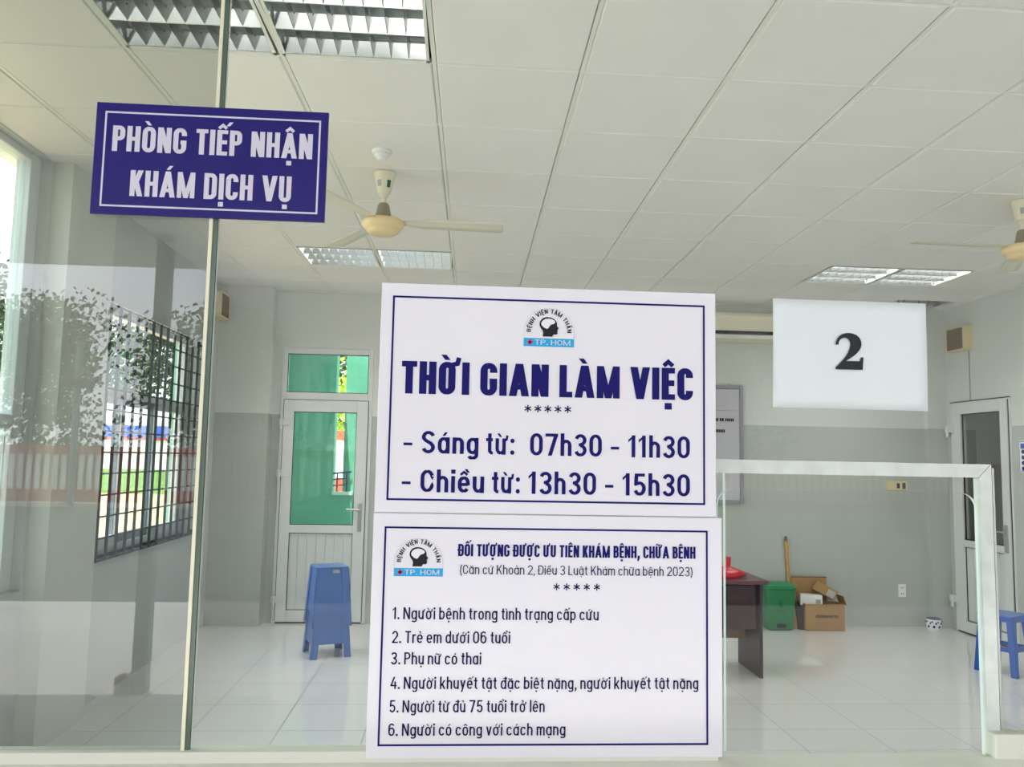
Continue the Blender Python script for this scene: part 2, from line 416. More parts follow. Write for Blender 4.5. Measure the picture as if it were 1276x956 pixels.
# ------------------------------------------------------------------ front glazing
def pane_outline(x0, x1, z0, z1, y, d, name, gm, notch=None):
    b = MB()
    pts = [(x0, y, z0)]
    if notch:
        nx0, nx1, nz, r = notch
        pts += [(nx0, y, z0), (nx0, y, nz-r)]
        for i in range(1, 9):
            t = math.pi - i*math.pi/16; pts.append((nx0+r+r*math.cos(t), y, nz-r+r*math.sin(t)))
        for i in range(0, 9):
            t = math.pi/2 - i*math.pi/16; pts.append((nx1-r+r*math.cos(t), y, nz-r+r*math.sin(t)))
        pts += [(nx1, y, z0)]
    pts += [(x1, y, z0), (x1, y, z1), (x0, y, z1)]
    b.prism(pts, (0, 1, 0), d, 0, 1)
    return struct(b.build(name, [gm, M['glass_rim']]))
pw = pane_outline(-2.40, -0.4505, 1.05, 2.94, YG+0.001, 0.008, 'window_1', M['glass_double'])
struct(pw, 'large left pane of front glass, street reflected in it', 'window')
pw = pane_outline(-0.4355, 5.0, 1.05, 2.94, YG+0.001, 0.008, 'window_2', M['glass'], (0.474, 0.9635, 1.5185, 0.030))
struct(pw, 'wide front glass pane with rounded serving hole cut in it', 'window')
# joint between the two panes
b = MB(); b.box(-0.4505, -0.4445, YG-0.004, YG+0.012, 1.05, 2.94, 0); b.box(-0.4445, -0.4365, YG-0.001, YG+0.010, 1.05, 2.94, 1)
struct(b.build('trim_3', [M['cream_strip'], M['glass_edge_dark']]), 'thin upright joint strip between the two glass panes', 'trim')
# glazing beads at the foot of the panes
struct(MB().box(-2.40, 0.47, YG-0.012, YG+0.022, 1.046, 1.066).build('trim_4', M['bead'], bevel=0.002), 'pale glazing bead under the left glass', 'trim')
struct(MB().box(0.976, 5.0, YG-0.012, YG+0.022, 1.046, 1.090).build('trim_5', M['bead'], bevel=0.002), 'taller white glazing bead right of the serving hole', 'trim')

# ------------------------------------------------------------------ door_1 (back) and its transom
def panel_door(root, x0, x1, zt, fr):
    pass
d1 = bpy.data.objects.new('door_1', None); COL.objects.link(d1); d1.location = (DX0, YB, 0)
struct(d1, 'white plastic back door with green glass and a transom above', 'door')
W1 = DX1-DX0
b = MB(); fy0, fy1 = -0.015, 0.06
b.box(0, 0.05, fy0, fy1, 0, DZ1); b.box(W1-0.045, W1, fy0, fy1, 0, DZ1); b.box(.05, W1-.045, fy0, fy1, DZ1-0.055, DZ1); b.box(.05, W1-.045, fy0, fy1, 2.08, 2.15)
b.build('frame', M['upvc'], d1, 0.004)
b = MB(); ly0, ly1 = -0.03, 0.03
lx0, lx1 = 0.035, W1-0.035
b.box(lx0, lx0+0.095, ly0, ly1, 0.015, 2.075); b.box(lx1-0.105, lx1, ly0, ly1, 0.015, 2.075)
b.box(lx0+.095, lx1-.105, ly0, ly1, 1.965, 2.075); b.box(lx0+.095, lx1-.105, ly0, ly1, 0.83, 0.905); b.box(lx0+.095, lx1-.105, ly0, ly1, 0.015, 0.12)
leaf = b.build('door_leaf', M['upvc'], d1, 0.004)
b = MB()
n_ = 7; px0, px1 = lx0+.095, lx1-.105
for i in range(n_):
    a0 = px0+(px1-px0)*i/n_; a1 = px0+(px1-px0)*(i+1)/n_
    b.box(a0+0.001, a1-0.001, -0.006, 0.01, 0.12, 0.83)
b.build('lower_panel', M['upvc_in'], leaf, 0.002)
MB().box(px0, px1, -0.003, 0.003, 0.905, 1.965).build('pane', M['glass_green'], leaf)
b = MB()
for (x0, x1, z0, z1) in ((px0, px0+.006, .905, 1.965), (px1-.006, px1, .905, 1.965), (px0, px1, .905, .911), (px0, px1, 1.959, 1.965),
                         (px0, px0+.005, .12, .83), (px1-.005, px1, .12, .83), (px0, px1, .825, .83), (px0, px1, .12, .125)):
    b.box(x0, x1, -0.012, 0.0, z0, z1)
b.build('seal', M['seal'], leaf)
MB().box(0.05, W1-0.045, 0.01, 0.016, 2.15, DZ1-0.055).build('transom_pane', M['glass_green'], d1)
b = MB()
for (x0, x1, z0, z1) in ((.05, .056, 2.15, DZ1-.055), (W1-.051, W1-.045, 2.15, DZ1-.055), (.05, W1-.045, 2.15, 2.156), (.05, W1-.045, DZ1-.061, DZ1-.055)):
    b.box(x0, x1, -0.004, 0.01, z0, z1)
# dark strips painted as the shaded gap round the leaf
b.box(lx0-.006, lx0-.001, -.018, -.012, .02, 2.08); b.box(lx1+.001, lx1+.006, -.018, -.012, .02, 2.08); b.box(lx0, lx1, -.018, -.012, 2.077, 2.082); b.box(lx0, lx1, -.02, .02, .002, .012)
b.build('transom_seal_and_gap', M['seal'], d1)
for z in (0.22, 1.38, 1.86):
    b = MB(); b.box(-0.005, 0.10, -0.042, -0.030, z-0.03, z+0.03); b.tube((0.018, -0.042, z-0.06), (0.018, -0.042, z+0.02), 0.014, 10)
    b.build('hinge', M['upvc'], d1, 0.003)
b = MB(); b.box(lx1-0.062, lx1-0.028, -0.04, -0.03, 0.85, 1.11)
b.tube((lx1-0.045, -0.03, 1.05), (lx1-0.045, -0.07, 1.05), 0.011); b.tube((lx1-0.045, -0.07, 1.05), (lx1-0.165, -0.07, 1.055), 0.010)
b.tube((lx1-0.045, -0.045, 0.90), (lx1-0.045, -0.03, 0.90), 0.012)
b.build('handle', M['steel'], d1, 0.002)

# door_2 (right wall); local x runs along -Y
d2 = bpy.data.objects.new('door_2', None); COL.objects.link(d2); d2.location = (XR, RY1, 0); d2.rotation_euler = (0, 0, -math.pi/2)
struct(d2, 'white plastic side door with dark glass on the right wall', 'door')
W2 = RY1-RY0
b = MB()
b.box(0, 0.05, -0.015, 0.06, 0, RZ1); b.box(W2-0.05, W2, -0.015, 0.06, 0, RZ1); b.box(.05, W2-.05, -0.015, 0.06, RZ1-0.05, RZ1)
b.build('frame', M['upvc'], d2, 0.004)
b = MB(); lx0, lx1 = 0.03, W2-0.025
b.box(lx0, lx0+0.14, -0.03, 0.03, 0.015, 2.165); b.box(lx1-0.095, lx1, -0.03, 0.03, 0.015, 2.165)
b.box(lx0+.14, lx1-.095, -0.03, 0.03, 2.07, 2.165); b.box(lx0+.14, lx1-.095, -0.03, 0.03, 0.81, 0.875); b.box(lx0+.14, lx1-.095, -0.03, 0.03, 0.015, 0.12)
leaf = b.build('door_leaf', M['upvc'], d2, 0.004)
px0, px1 = lx0+.14, lx1-.095
MB().box(px0, px1, -0.003, 0.003, 0.875, 2.07).build('pane', M['glass'], leaf)
b = MB()
for i in range(6):
    a0 = px0+(px1-px0)*i/6; a1 = px0+(px1-px0)*(i+1)/6
    b.box(a0+0.001, a1-0.001, -0.006, 0.01, 0.12, 0.81)
b.build('lower_panel', M['upvc_in'], leaf, 0.002)
b = MB()
for (x0, x1, z0, z1) in ((px0, px0+.008, .875, 2.07), (px1-.008, px1, .875, 2.07), (px0, px1, .875, .883), (px0, px1, 2.062, 2.07),
                         (px0, px0+.007, .12, .81), (px1-.007, px1, .12, .81), (px0, px1, .803, .81), (px0, px1, .12, .127)):
    b.box(x0, x1, -0.012, 0.0, z0, z1)
b.build('seal', M['seal'], leaf)
b = MB(); b.box(lx1+.002, lx1+.010, -.02, -.012, .02, 2.17); b.box(lx0-.008, lx0-.002, -.02, -.012, .02, 2.17); b.box(lx0, lx1, -.02, .02, 0.002, .012); b.box(0, W2, -.018, -.010, RZ1-.006, RZ1+.004)
b.build('frame_seal', M['seal'], d2)
for z in (0.30, 1.93):
    b = MB(); b.box(-0.06, 0.075, -0.045, -0.030, z-0.03, z+0.03); b.tube((-0.01, -0.045, z-0.08), (-0.01, -0.045, z+0.02), 0.015, 10)
    b.build('hinge', M['upvc'], d2, 0.003)
b = MB(); b.box(lx1-0.07, lx1-0.03, -0.042, -0.03, 0.82, 1.06); b.tube((lx1-.05, -.03, 1.0), (lx1-.05, -.07, 1.0), .011); b.tube((lx1-.05, -.07, 1.0), (lx1-.16, -.07, 1.0), .010)
b.build('handle', M['steel'], d2, 0.002)
# dark corridor behind the side door
b = MB(); b.box(6.4, 6.5, 6.2, 8.2, 0, 2.8); b.box(XR+.16, 6.5, 8.1, 8.2, 0, 2.8); b.box(XR+.16, 6.5, 6.2, 6.3, 0, 2.8); b.box(XR+.16, 6.5, 6.2, 8.2, 2.7, 2.8); b.box(XR+.16, 6.5, 6.2, 8.2, -.1, 0)
struct(b.build('side_corridor', M['plaster']), 'unlit corridor behind the side door', 'corridor')

# ------------------------------------------------------------------ left windows
w3 = bpy.data.objects.new('window_3', None); COL.objects.link(w3); w3.location = (XL-0.11, 5.18, 0.88)
struct(w3, 'sliding window behind the dark grille in the left wall', 'window')
WW, WH = 1.92, 1.64
b = MB()
b.box(-.03, .03, 0, 0.045, 0, WH); b.box(-.03, .03, WW-.045, WW, 0, WH); b.box(-.03, .03, .045, WW-.045, 0, .05); b.box(-.03, .03, .045, WW-.045, WH-.05, WH)
b.box(-.03, .03, .045, WW-.045, 1.05, 1.10)
b.build('window_frame', M['alu'], w3, 0.003)
for (y0, y1, mm, dx) in ((0.045, .68, 'alu', .008), (.62, 1.29, 'bluesteel', -.008), (1.24, 1.875, 'alu', .008)):
    b = MB(); z0, z1 = .05, 1.05
    b.box(dx-.014, dx+.014, y0, y0+.055, z0, z1); b.box(dx-.014, dx+.014, y1-.055, y1, z0, z1); b.box(dx-.014, dx+.014, y0+.055, y1-.055, z0, z0+.06); b.box(dx-.014, dx+.014, y0+.055, y1-.055, z1-.05, z1)
    sash = b.build('sash', M[mm], w3, 0.002)
    MB().box(dx-.002, dx+.002, y0+.055, y1-.055, z0+.06, z1-.05).build('pane', M['glass_side'], sash)
MB().box(-.002, .002, .045, WW-.045, 1.10, WH-.05).build('upper_pane', M['glass_side'], w3)
MB().box(-.06, .12, 0, WW, -.012, 0).build('window_sill', M['paint_left'], w3)

g = thing('window_grille', 'dark steel security grille of crossed bars over the left wall window', 'grille', (XL+0.035, 5.16, 0.88))
for i in range(14):
    y = 0.07 + i*0.1455
    MB().box(-.008, .008, y-.007, y+.007, -0.005, 1.62).build('upright_bar', M['grille'], g)
for i in range(13):
    z = i*0.1345
    MB().box(-.013, -.001, 0.0, 1.96, z-.005 if i else -.009, z+.005 if i else .009).build('cross_bar', M['grille'], g)
for z in (0.02, 1.6):
    for y in (0.02, 1.94): MB().box(-.0345, -.010, y-.012, y+.012, z-.012, z+.012).build('wall_fixing', M['grille'], g)

w4 = bpy.data.objects.new('window_4', None); COL.objects.link(w4); w4.location = (XL-0.08, 1.62, 0.83)
struct(w4, 'tall pale green side window left of the white column', 'window')
WW, WH = 2.82, 2.30
b = MB()
b.box(-.03, .03, 0, .05, 0, WH); b.box(-.03, .03, WW-.10, WW, 0, WH); 
for ya, yb in ((.05, 1.36), (1.42, WW-.10)):
    for za, zb in ((0, .05), (WH-.04, WH), (.84, .91)): b.box(-.03, .03, ya, yb, za, zb)
b.box(-.03, .03, 1.36, 1.42, 0, WH)
b.build('window_frame', M['alu'], w4, 0.004)
for (y0, y1, z0, z1) in ((.05, 1.36, .05, .84), (1.42, WW-.10, .05, .84), (.05, 1.36, .91, WH-.04), (1.42, WW-.10, .91, WH-.04)):
    MB().box(-.003, .003, y0, y1, z0, z1).build('pane', M['glass_near'], w4)

# ------------------------------------------------------------------ lettering: stroke letters drawn as ribbons
def arcp(cx, cy_, rx, ry, a0, a1, n=10):
    return [(cx+rx*math.cos(math.radians(a0+(a1-a0)*i/n)), cy_+ry*math.sin(math.radians(a0+(a1-a0)*i/n))) for i in range(n+1)]
class Pen:
    """collects 2-D polygons"""
    def __init__(s): s.q = []
    def quad(s, *p): s.q.append([tuple(v) for v in p])
    def bar(s, x0, y0, x1, y1): s.quad((x0, y0), (x1, y0), (x1, y1), (x0, y1))
    def diag(s, x0, y0, x1, y1, t): s.quad((x0-t/2, y0), (x0+t/2, y0), (x1+t/2, y1), (x1-t/2, y1))
    def stroke(s, pts, t, closed=False, tv=None):
        clean = [pts[0]]
        for p in pts[1:]:
            if math.hypot(p[0]-clean[-1][0], p[1]-clean[-1][1]) > 1e-4: clean.append(p)
        if closed and math.hypot(clean[0][0]-clean[-1][0], clean[0][1]-clean[-1][1]) < 1e-4: clean.pop()
        pts = clean; n = len(pts); L_, R_ = [], []
        for i in range(n):
            a = pts[(i-1) % n] if (closed or i > 0) else None
            c = pts[(i+1) % n] if (closed or i < n-1) else None
            p = Vector(pts[i])
            d1_ = (p-Vector(a)).normalized() if a is not None else None
            d2_ = (Vector(c)-p).normalized() if c is not None else None
            if d1_ is None: d1_ = d2_
            if d2_ is None: d2_ = d1_
            nn = Vector((-(d1_.y+d2_.y), d1_.x+d2_.x))
            nn = nn.normalized() if nn.length > 1e-6 else Vector((-d1_.y, d1_.x))
            k = max(0.5, nn.dot(Vector((-d1_.y, d1_.x))))
            h = t/2
            if tv is not None:      # thinner on horizontals
                h = (t*abs(nn.x)+tv*abs(nn.y))/(abs(nn.x)+abs(nn.y))/2
            L_.append(p+nn*(h/k)); R_.append(p-nn*(h/k))
        for i in range(n if closed else n-1):
            j = (i+1) % n
            s.quad(L_[i], R_[i], R_[j], L_[j])
def rr_path(x0, x1, y0, y1, r, n=6):
    rx = min(r, (x1-x0)/2); ry = min(r*1.15, (y1-y0)/2)
    p = arcp(x1-rx, y1-ry, rx, ry, 0, 90, n)+arcp(x0+rx, y1-ry, rx, ry, 90, 180, n)+arcp(x0+rx, y0+ry, rx, ry, 180, 270, n)+arcp(x1-rx, y0+ry, rx, ry, 270, 360, n)
    return p

def glyph(ch, P, ox, t, wf, soft):
    """draws base letter; returns (advance, top, centre x). t = stem, wf = width factor, soft = roundness of bowls"""
    h = t/2; tv = t*0.82; hv = tv/2; X = 0.735
    def put(pts): return [(ox+x, y) for x, y in pts]
    def st(pts, closed=False): P.stroke(put(pts), t, closed, tv)
    def bar(x0, y0, x1, y1): P.bar(ox+x0, y0, ox+x1, y1)
    def dg(x0, y0, x1, y1, tt=None): P.diag(ox+x0, y0, ox+x1, y1, tt or t*1.04)
    up = ch.isupper()
    if ch in 'HNUTDĐGOCKPBEALVSM' or ch == 'I':
        W = {'I': t, 'M': 0.74*wf+t*0.35, 'T': 0.54*wf, 'L': 0.47*wf, 'E': 0.49*wf, 'A': 0.64*wf+.06*(wf<.9), 'V': 0.64*wf+.06*(wf<.9), 'N': 0.62*wf, 'H': 0.60*wf, 'O': 0.60*wf, 'G': 0.60*wf, 'C': 0.58*wf, 'U': 0.58*wf,
             'D': 0.60*wf, 'Đ': 0.60*wf, 'K': 0.60*wf, 'P': 0.56*wf, 'B': 0.58*wf, 'S': 0.58*wf}[ch]
        R = (W-t)/2*soft+0.02
        if ch == 'I': bar(0, 0, t, 1)
        elif ch == 'H': bar(0, 0, t, 1); bar(W-t, 0, W, 1); bar(0, .5-hv, W, .5+hv)
        elif ch == 'T': bar(0, 1-tv, W, 1); bar(W/2-h, 0, W/2+h, 1)
        elif ch == 'L': bar(0, 0, t, 1); bar(0, 0, W, tv)
        elif ch == 'E': bar(0, 0, t, 1); bar(0, 0, W, tv); bar(0, 1-tv, W, 1); bar(0, .52-hv, W*.95, .52+hv)
        elif ch == 'N': bar(0, 0, t, 1); bar(W-t, 0, W, 1); dg(W-h*1.05, 0, h*1.05, 1, t*1.05)
        elif ch == 'M': bar(0, 0, t*.92, 1); bar(W-t*.92, 0, W, 1); dg(W/2, 0, h, 1, t*.9); dg(W/2, 0, W-h, 1, t*.9)
        elif ch == 'A': dg(h, 0, W/2, 1); dg(W-h, 0, W/2, 1); bar(W*.22, .2, W*.78, .2+tv*.9)
        elif ch == 'V': dg(W/2, 0, h, 1); dg(W/2, 0, W-h, 1)
        elif ch == 'K': bar(0, 0, t, 1); dg(t*.8, .36, W-h*1.1, 1, t*1.1); dg(W-h*1.1, 0, W*.42, .62, t*1.1)
        elif ch == 'O': st(rr_path(h, W-h, hv, 1-hv, R), True)
        elif ch == 'C' or ch == 'G':
            rx, ry = R, min(R*1.15, .45)
            p = [(W-h, .70)] + arcp(W-h-rx, 1-hv-ry, rx, ry, 0, 90, 6) + arcp(h+rx, 1-hv-ry, rx, ry, 90, 180, 6) + arcp(h+rx, hv+ry, rx, ry, 180, 270, 6) + arcp(W-h-rx, hv+ry, rx, ry, 270, 360, 6)
            if ch == 'C': p.append((W-h, .30)); st(p)
            else: p.append((W-h, .52)); st(p); bar(W*.55, .52-tv, W, .52)
        elif ch == 'U':
            ry = min(R*1.15, .45)
            st([(h, 1)]+arcp(h+R, hv+ry, R, ry, 180, 270, 6)+arcp(W-h-R, hv+ry, R, ry, 270, 360, 6)+[(W-h, 1)])
        elif ch in 'DĐ':
            bar(0, 0, t, 1); ry = min(R*1.1, .45)
            st([(0, 1-hv)]+arcp(W-h-R, 1-hv-ry, R, ry, 90, 0, 6)+arcp(W-h-R, hv+ry, R, ry, 0, -90, 6)+[(0, hv)])
            if ch == 'Đ': bar(-t*.38, .5-hv*.8, t*1.6, .5+hv*.8)
        elif ch == 'P':
            bar(0, 0, t, 1); r_ = min(R, .26)
            st([(0, 1-hv)]+arcp(W-h-r_, 1-hv-r_, r_, r_, 90, 0, 6)+arcp(W-h-r_, .42+hv+r_*.9, r_, r_*.9, 0, -90, 6)+[(0, .42+hv)])
        elif ch == 'B':
            bar(0, 0, t, 1); r_ = min(R, .2)
            st([(0, 1-hv)]+arcp(W-h*1.2-r_, 1-hv-r_, r_, r_, 90, 0, 6)+arcp(W-h*1.2-r_, .52+r_, r_, r_, 0, -90, 6)+[(0, .52)])
            st([(0, .52)]+arcp(W-h-r_, .52-r_, r_, r_, 90, 0, 6)+arcp(W-h-r_, hv+r_, r_, r_, 0, -90, 6)+[(0, hv)])
        elif ch == 'S':
            rx = W/2-h
            st(arcp(W/2, .75-hv*.3, rx, .25-hv*.7, 15, 200, 12)[:]+[(W*.30, .575), (W*.70, .44)]+arcp(W/2, .25+hv*.3, rx, .25-hv*.7, 20, -165, 12))
        return W, 1.0, W/2
    if ch in '0123456789':
        W = {'1': .36*wf}.get(ch, .57*wf)
        if ch == '0': st(rr_path(h, W-h, hv, 1-hv, (W-t)/2+.02, 8), True)
        elif ch == '1': bar(W-t-.04*wf, 0, W-.04*wf, 1); P.quad((ox+0, .80), (ox+0, .80-tv*.95), (ox+W-t, .93-tv*.5), (ox+W-t, 1), (ox+W-t*.7, 1))
        elif ch == '2':
            st(arcp(W/2, .70-hv*.2, W/2-h, .30-hv*.8, 170, -20, 12)+[(W*.62, .42), (h*1.1, hv*1.2)]); bar(0, 0, W, tv)
        elif ch == '3':
            st(arcp(W/2, .76-hv*.4, W/2-h*1.1, .24-hv*.6, 165, -90, 12)); st(arcp(W/2, .26+hv*.1, W/2-h, .27-hv*.9, 90, -165, 12)); bar(W*.36, .52-hv, W*.55, .52+hv)
        elif ch == '4': dg(h, .27, W*.62, 1, t); bar(0, .22, W, .22+tv); bar(W*.62-.0*t, 0, W*.62+t, .62)
        elif ch == '5':
            bar(W*.12, 1-tv, W*.92, 1); P.quad((ox+W*.12, 1), (ox+W*.12+t, 1), (ox+W*.06+t, .48), (ox+W*.06, .48))
            st([(W*.10, .50)]+arcp(W/2, .32, W/2-h, .32-hv, 120, -160, 14))
        elif ch == '6':
            st(rr_path(h, W-h, hv, .62, (W-t)/2, 6), True); st([(W-h*1.2, .86)]+arcp(W/2, .72, W/2-h, .28-hv, 40, 175, 8)+[(h, .35)])
        elif ch == '7': bar(0, 1-tv, W, 1); dg(W*.36, 0, W-h*1.05, 1-tv*.5, t*1.05)
        return W, 1.0, W/2
    if ch in '.,:-()*':
        if ch == '.': bar(0, 0, t*1.15, t*1.15); return t*1.15, .2, t/2
        if ch == ',': P.quad((ox+.02, t*1.1), (ox+.02, 0), (ox-.01, -t*1.3), (ox+t*.6, -t*1.3), (ox+t*1.15, 0), (ox+t*1.15, t*1.1)); return t*1.1, .2, t/2
        if ch == ':':
            for c in (t*.62, X-t*.62): P.quad(*[(ox+t*.62+t*.62*math.cos(k*math.pi/6), c+t*.62*math.sin(k*math.pi/6)) for k in range(12)])
            return t*1.25, X, t/2
        if ch == '-': bar(0, .40-hv*.9, .36, .40+hv*.9); return .36, .5, .18
        if ch == '(': st(arcp(.36, .40, .30, .68, 122, 238, 10)); return .21, 1, .1
        if ch == ')': st(arcp(-.15, .40, .30, .68, 58, -58, 10)); return .19, 1, .05
        if ch == '*':
            for k in range(3):
                a = math.radians(90+60*k); dx_, dy_ = math.cos(a)*.5, math.sin(a)*.5
                P.stroke([(ox+.5-dx_, .5-dy_), (ox+.5+dx_, .5+dy_)], t)
            return 1.0, 1, .5
    # lower case
    bw = .52*wf; R = (bw-t)/2*soft+.015; ry = min(R*1.12, X/2-hv)
    def bowl(x0=0): st([(x0+x, y) for x, y in rr_path(h, bw-h, hv, X-hv, R)], True)
    def arch(x0, wd):
        r_ = (wd-t)/2*min(1, soft)
        st([(x0+h, X*.55)]+[(x0+h, X-hv-r_)]+arcp(x0+h+r_, X-hv-r_*1.1, r_, r_*1.1, 180, 90, 5)[1:]+arcp(x0+wd-h-r_, X-hv-r_*1.1, r_, r_*1.1, 90, 0, 5)+[(x0+wd-h, 0)])
    if ch == 'a': bowl(); bar(bw-t, 0, bw, X); return bw, X, bw/2
    if ch in 'dđ':
        bowl(); bar(bw-t, 0, bw, 1.02)
        if ch == 'đ': bar(bw*.42, .84, bw+t*.6, .84+tv*.75)
        return bw, X, bw/2
    if ch == 'b': bowl(); bar(0, 0, t, 1.02); return bw, X, bw/2
    if ch == 'p': bowl(); bar(0, -.24, t, X); return bw, X, bw/2
    if ch == 'g':
        bowl(); bar(bw-t, -.05, bw, X)
        st([(bw-h, .1)]+arcp(bw-h-R, -.06, R, .19-hv, 0, -90, 6)+arcp(h*1.3+R*.8, -.06, R*.8, .19-hv, 270, 195, 5)); return bw, X, bw/2
    if ch == 'o': bowl(); return bw, X, bw/2
    if ch == 'c':
        st(arcp(bw-h-R, X-hv-ry, R, ry, 22, 90, 5)+arcp(h+R, X-hv-ry, R, ry, 90, 180, 6)+arcp(h+R, hv+ry, R, ry, 180, 270, 6)+arcp(bw-h-R, hv+ry, R, ry, 270, 338, 5)); return bw*.97, X, bw/2
    if ch == 'e':
        st([(h, X*.5), (bw-h, X*.5)]); st([(bw-h, X*.45)]+arcp(bw-h-R, X-hv-ry, R, ry, 0, 90, 6)+arcp(h+R, X-hv-ry, R, ry, 90, 180, 6)+arcp(h+R, hv+ry, R, ry, 180, 270, 6)+arcp(bw-h-R, hv+ry, R, ry, 270, 330, 5)); return bw, X, bw/2
    if ch == 'h': bar(0, 0, t, 1.02); arch(0, bw*.96); return bw*.96, X, bw/2
    if ch == 'n': bar(0, 0, t, X); arch(0, bw*.96); return bw*.96, X, bw/2
    if ch == 'm': bar(0, 0, t, X); arch(0, bw*.86); arch(bw*.86-t, bw*.86); return bw*1.72-t, X, bw*.86-h
    if ch == 'r': bar(0, 0, t, X); st([(h, X*.5), (h, X*.62)]+arcp(h+R*.9, X-hv-R*.9, R*.9, R*.9, 180, 90, 5)+[(bw*.62, X-hv)]); return bw*.62, X, bw*.3
    if ch == 'u':
        bar(bw*.96-t, 0, bw*.96, X); st([(h, X)]+arcp(h+R, hv+ry, R, ry, 180, 270, 6)+arcp(bw*.96-h-R, hv+ry, R, ry, 270, 360, 6)+[(bw*.96-h, X*.4)]); return bw*.96, X, bw*.48
    if ch == 'i': bar(0, 0, t, X); bar(-.01, .84, t+.01, .84+t*1.1); return t, X, h
    if ch == 'ı': bar(0, 0, t, X); return t, X, h
    if ch == 'l': bar(0, 0, t, 1.02); return t, 1.0, h
    if ch == 'k': bar(0, 0, t, 1.02); dg(t*.8, .25, bw*.96-h, X, t*1.05); dg(bw*.98-h, 0, bw*.4, .45, t*1.05); return bw*.98, X, bw/2
    if ch == 't':
        bar(bw*.18, .12, bw*.18+t, .95); bar(0, X-tv, bw*.62, X); st([(bw*.18+h, .25)]+arcp(bw*.18+h+R*.7, hv+R*.7, R*.7, R*.7, 180, 270, 5)+[(bw*.64, hv)]); return bw*.64, .95, bw*.3
    if ch == 'v': dg(bw*.48, 0, h, X, t*1.02); dg(bw*.48, 0, bw*.96-h, X, t*1.02); return bw*.96, X, bw*.48
    if ch == 'y': dg(bw*.48, 0, h, X, t*1.02); dg(bw*.28, -.24, bw*.96-h, X, t*1.02); return bw*.96, X, bw*.48
    return .3*wf, X, .15

def text_polys(txt, t=0.15, wf=1.0, sp=0.1, soft=1.0, space=0.26):
    P = Pen(); x = 0.0; out = None
    s = unicodedata.normalize('NFD', txt); i = 0
    while i < len(s):
        ch = s[i]; i += 1; marks = []
        while i < len(s) and unicodedata.combining(s[i]): marks.append(s[i]); i += 1
        if ch == ' ': x += space; continue
        above = [m for m in marks if m in '\u0301\u0300\u0309\u0303\u0302\u0306']
        base = 'ı' if (ch == 'i' and above) else ch
        adv, top, cxx = glyph(base, P, x, t, wf, soft)
        c = x+cxx; y = top+.06; dt = max(.075, t*.62); k = .5 if top >= .99 else .55
        marks.sort(key=lambda m: 0 if m in '\u0302\u0306' else 1)
        hat = False; narrow = min(1.0, .75+wf*.25)
        for m in marks:
            if m == '\u0302':
                q = .15*narrow; P.stroke([(c-q, y), (c, y+.13), (c+q, y)], dt); hat = True
            elif m == '\u0306':
                P.stroke(arcp(c, y+.12, .15*narrow, .12, 190, 350, 8), dt)
                hat = True
            elif m in '\u0301\u0300':
                sg = 1 if m == '\u0301' else -1
                x0_, y0_ = (c+.20*narrow*sg, y+.10) if (hat and sg > 0) else ((c+.14*narrow, y+.10) if hat else (c-.01*sg, y))
                if hat and sg < 0: x0_ = c+.20*narrow
                P.quad((x0_-dt*.55, y0_), (x0_+dt*.55, y0_), (x0_+.12*sg+dt*.6, y0_+.16), (x0_+.12*sg-dt*.6, y0_+.16))
            elif m == '\u0309':
                yy = y+.10 if hat else y; xx = c+.17*narrow if hat else c
                P.stroke(arcp(xx, yy+.10, .075, .06, 170, -60, 8)+[(xx, yy)], dt*.8)
            elif m == '\u0303':
                P.stroke([(c-.17*narrow, y+.02), (c-.12*narrow, y+.09), (c-.04*narrow, y+.09), (c+.05*narrow, y+.03), (c+.12*narrow, y+.03), (c+.17*narrow, y+.11)], dt*.85)
            elif m == '\u0323':
                P.bar(c-t*.5, -.10-t*.95, c+t*.5, -.10)
            elif m == '\u031b':
                e = x+adv
                P.stroke([(e-t*.55, top-.09), (e+t*.22, top-.05), (e+t*.42, top+.14)], dt*1.05)
                adv += t*.55
        x += adv+sp
    return P.q, x-sp

def lettering(items, name, m, parent, y=0.0, z_eps=0.0):
    """items: list of (text, x0, x1, baseline z, cap height, opts); local x right, z up; facing -Y"""
    b = MB()
    for (txt, x0, x1, zb, cap, o) in items:
        q, wd = text_polys(txt, **o)
        sx = (x1-x0)/wd
        for i_, poly in enumerate(q):
            b.add([(x0+px_*sx, y-3e-5*(i_ % 23), zb+py_*cap) for px_, py_ in poly], [tuple(range(len(poly)))])
    ob = b.build(name, m, parent)
    return ob

def flat(b, pts, y, m=0):
    b.add([(p[0], y, p[1]) for p in pts], [tuple(range(len(pts)))], m)
def frame_lines(b, x0, x1, z0, z1, t, y, m=0):
    flat(b, [(x0, z0), (x1, z0), (x1, z0+t), (x0, z0+t)], y, m); flat(b, [(x0, z1-t), (x1, z1-t), (x1, z1), (x0, z1)], y, m)
    flat(b, [(x0, z0+t), (x0+t, z0+t), (x0+t, z1-t), (x0, z1-t)], y, m); flat(b, [(x1-t, z0+t), (x1, z0+t), (x1, z1-t), (x1-t, z1-t)], y, m)

FR = -0.0062      # print plane in front of a 5.5 mm panel, local
BOLD = dict(t=.185, wf=.80, sp=.075, soft=.82, space=.27)
def ends(z): return z

# ---- blue sign
SB = thing('door_sign', 'royal blue sign with white lettering fixed high across the two glass panes', 'sign', (-0.451, YG, 1.9815))
MB().box(-0.204, 0.204, -0.0105, -0.0045, 0, 0.2035).build('panel', M['blue_panel'], SB, 0.0006)
b = MB(); frame_lines(b, -0.188, 0.191, 0.0137, 0.1873, 0.0032, -0.0112); b.build('border', M['white_print'], SB)
lettering([('PHÒNG TIẾP NHẬN', -0.173, 0.1777, 0.1145, 0.0468, BOLD), ('KHÁM DỊCH VỤ', -0.1378, 0.1433, 0.0338, 0.0471, BOLD)], 'lettering', M['white_print'], SB, -0.0112)

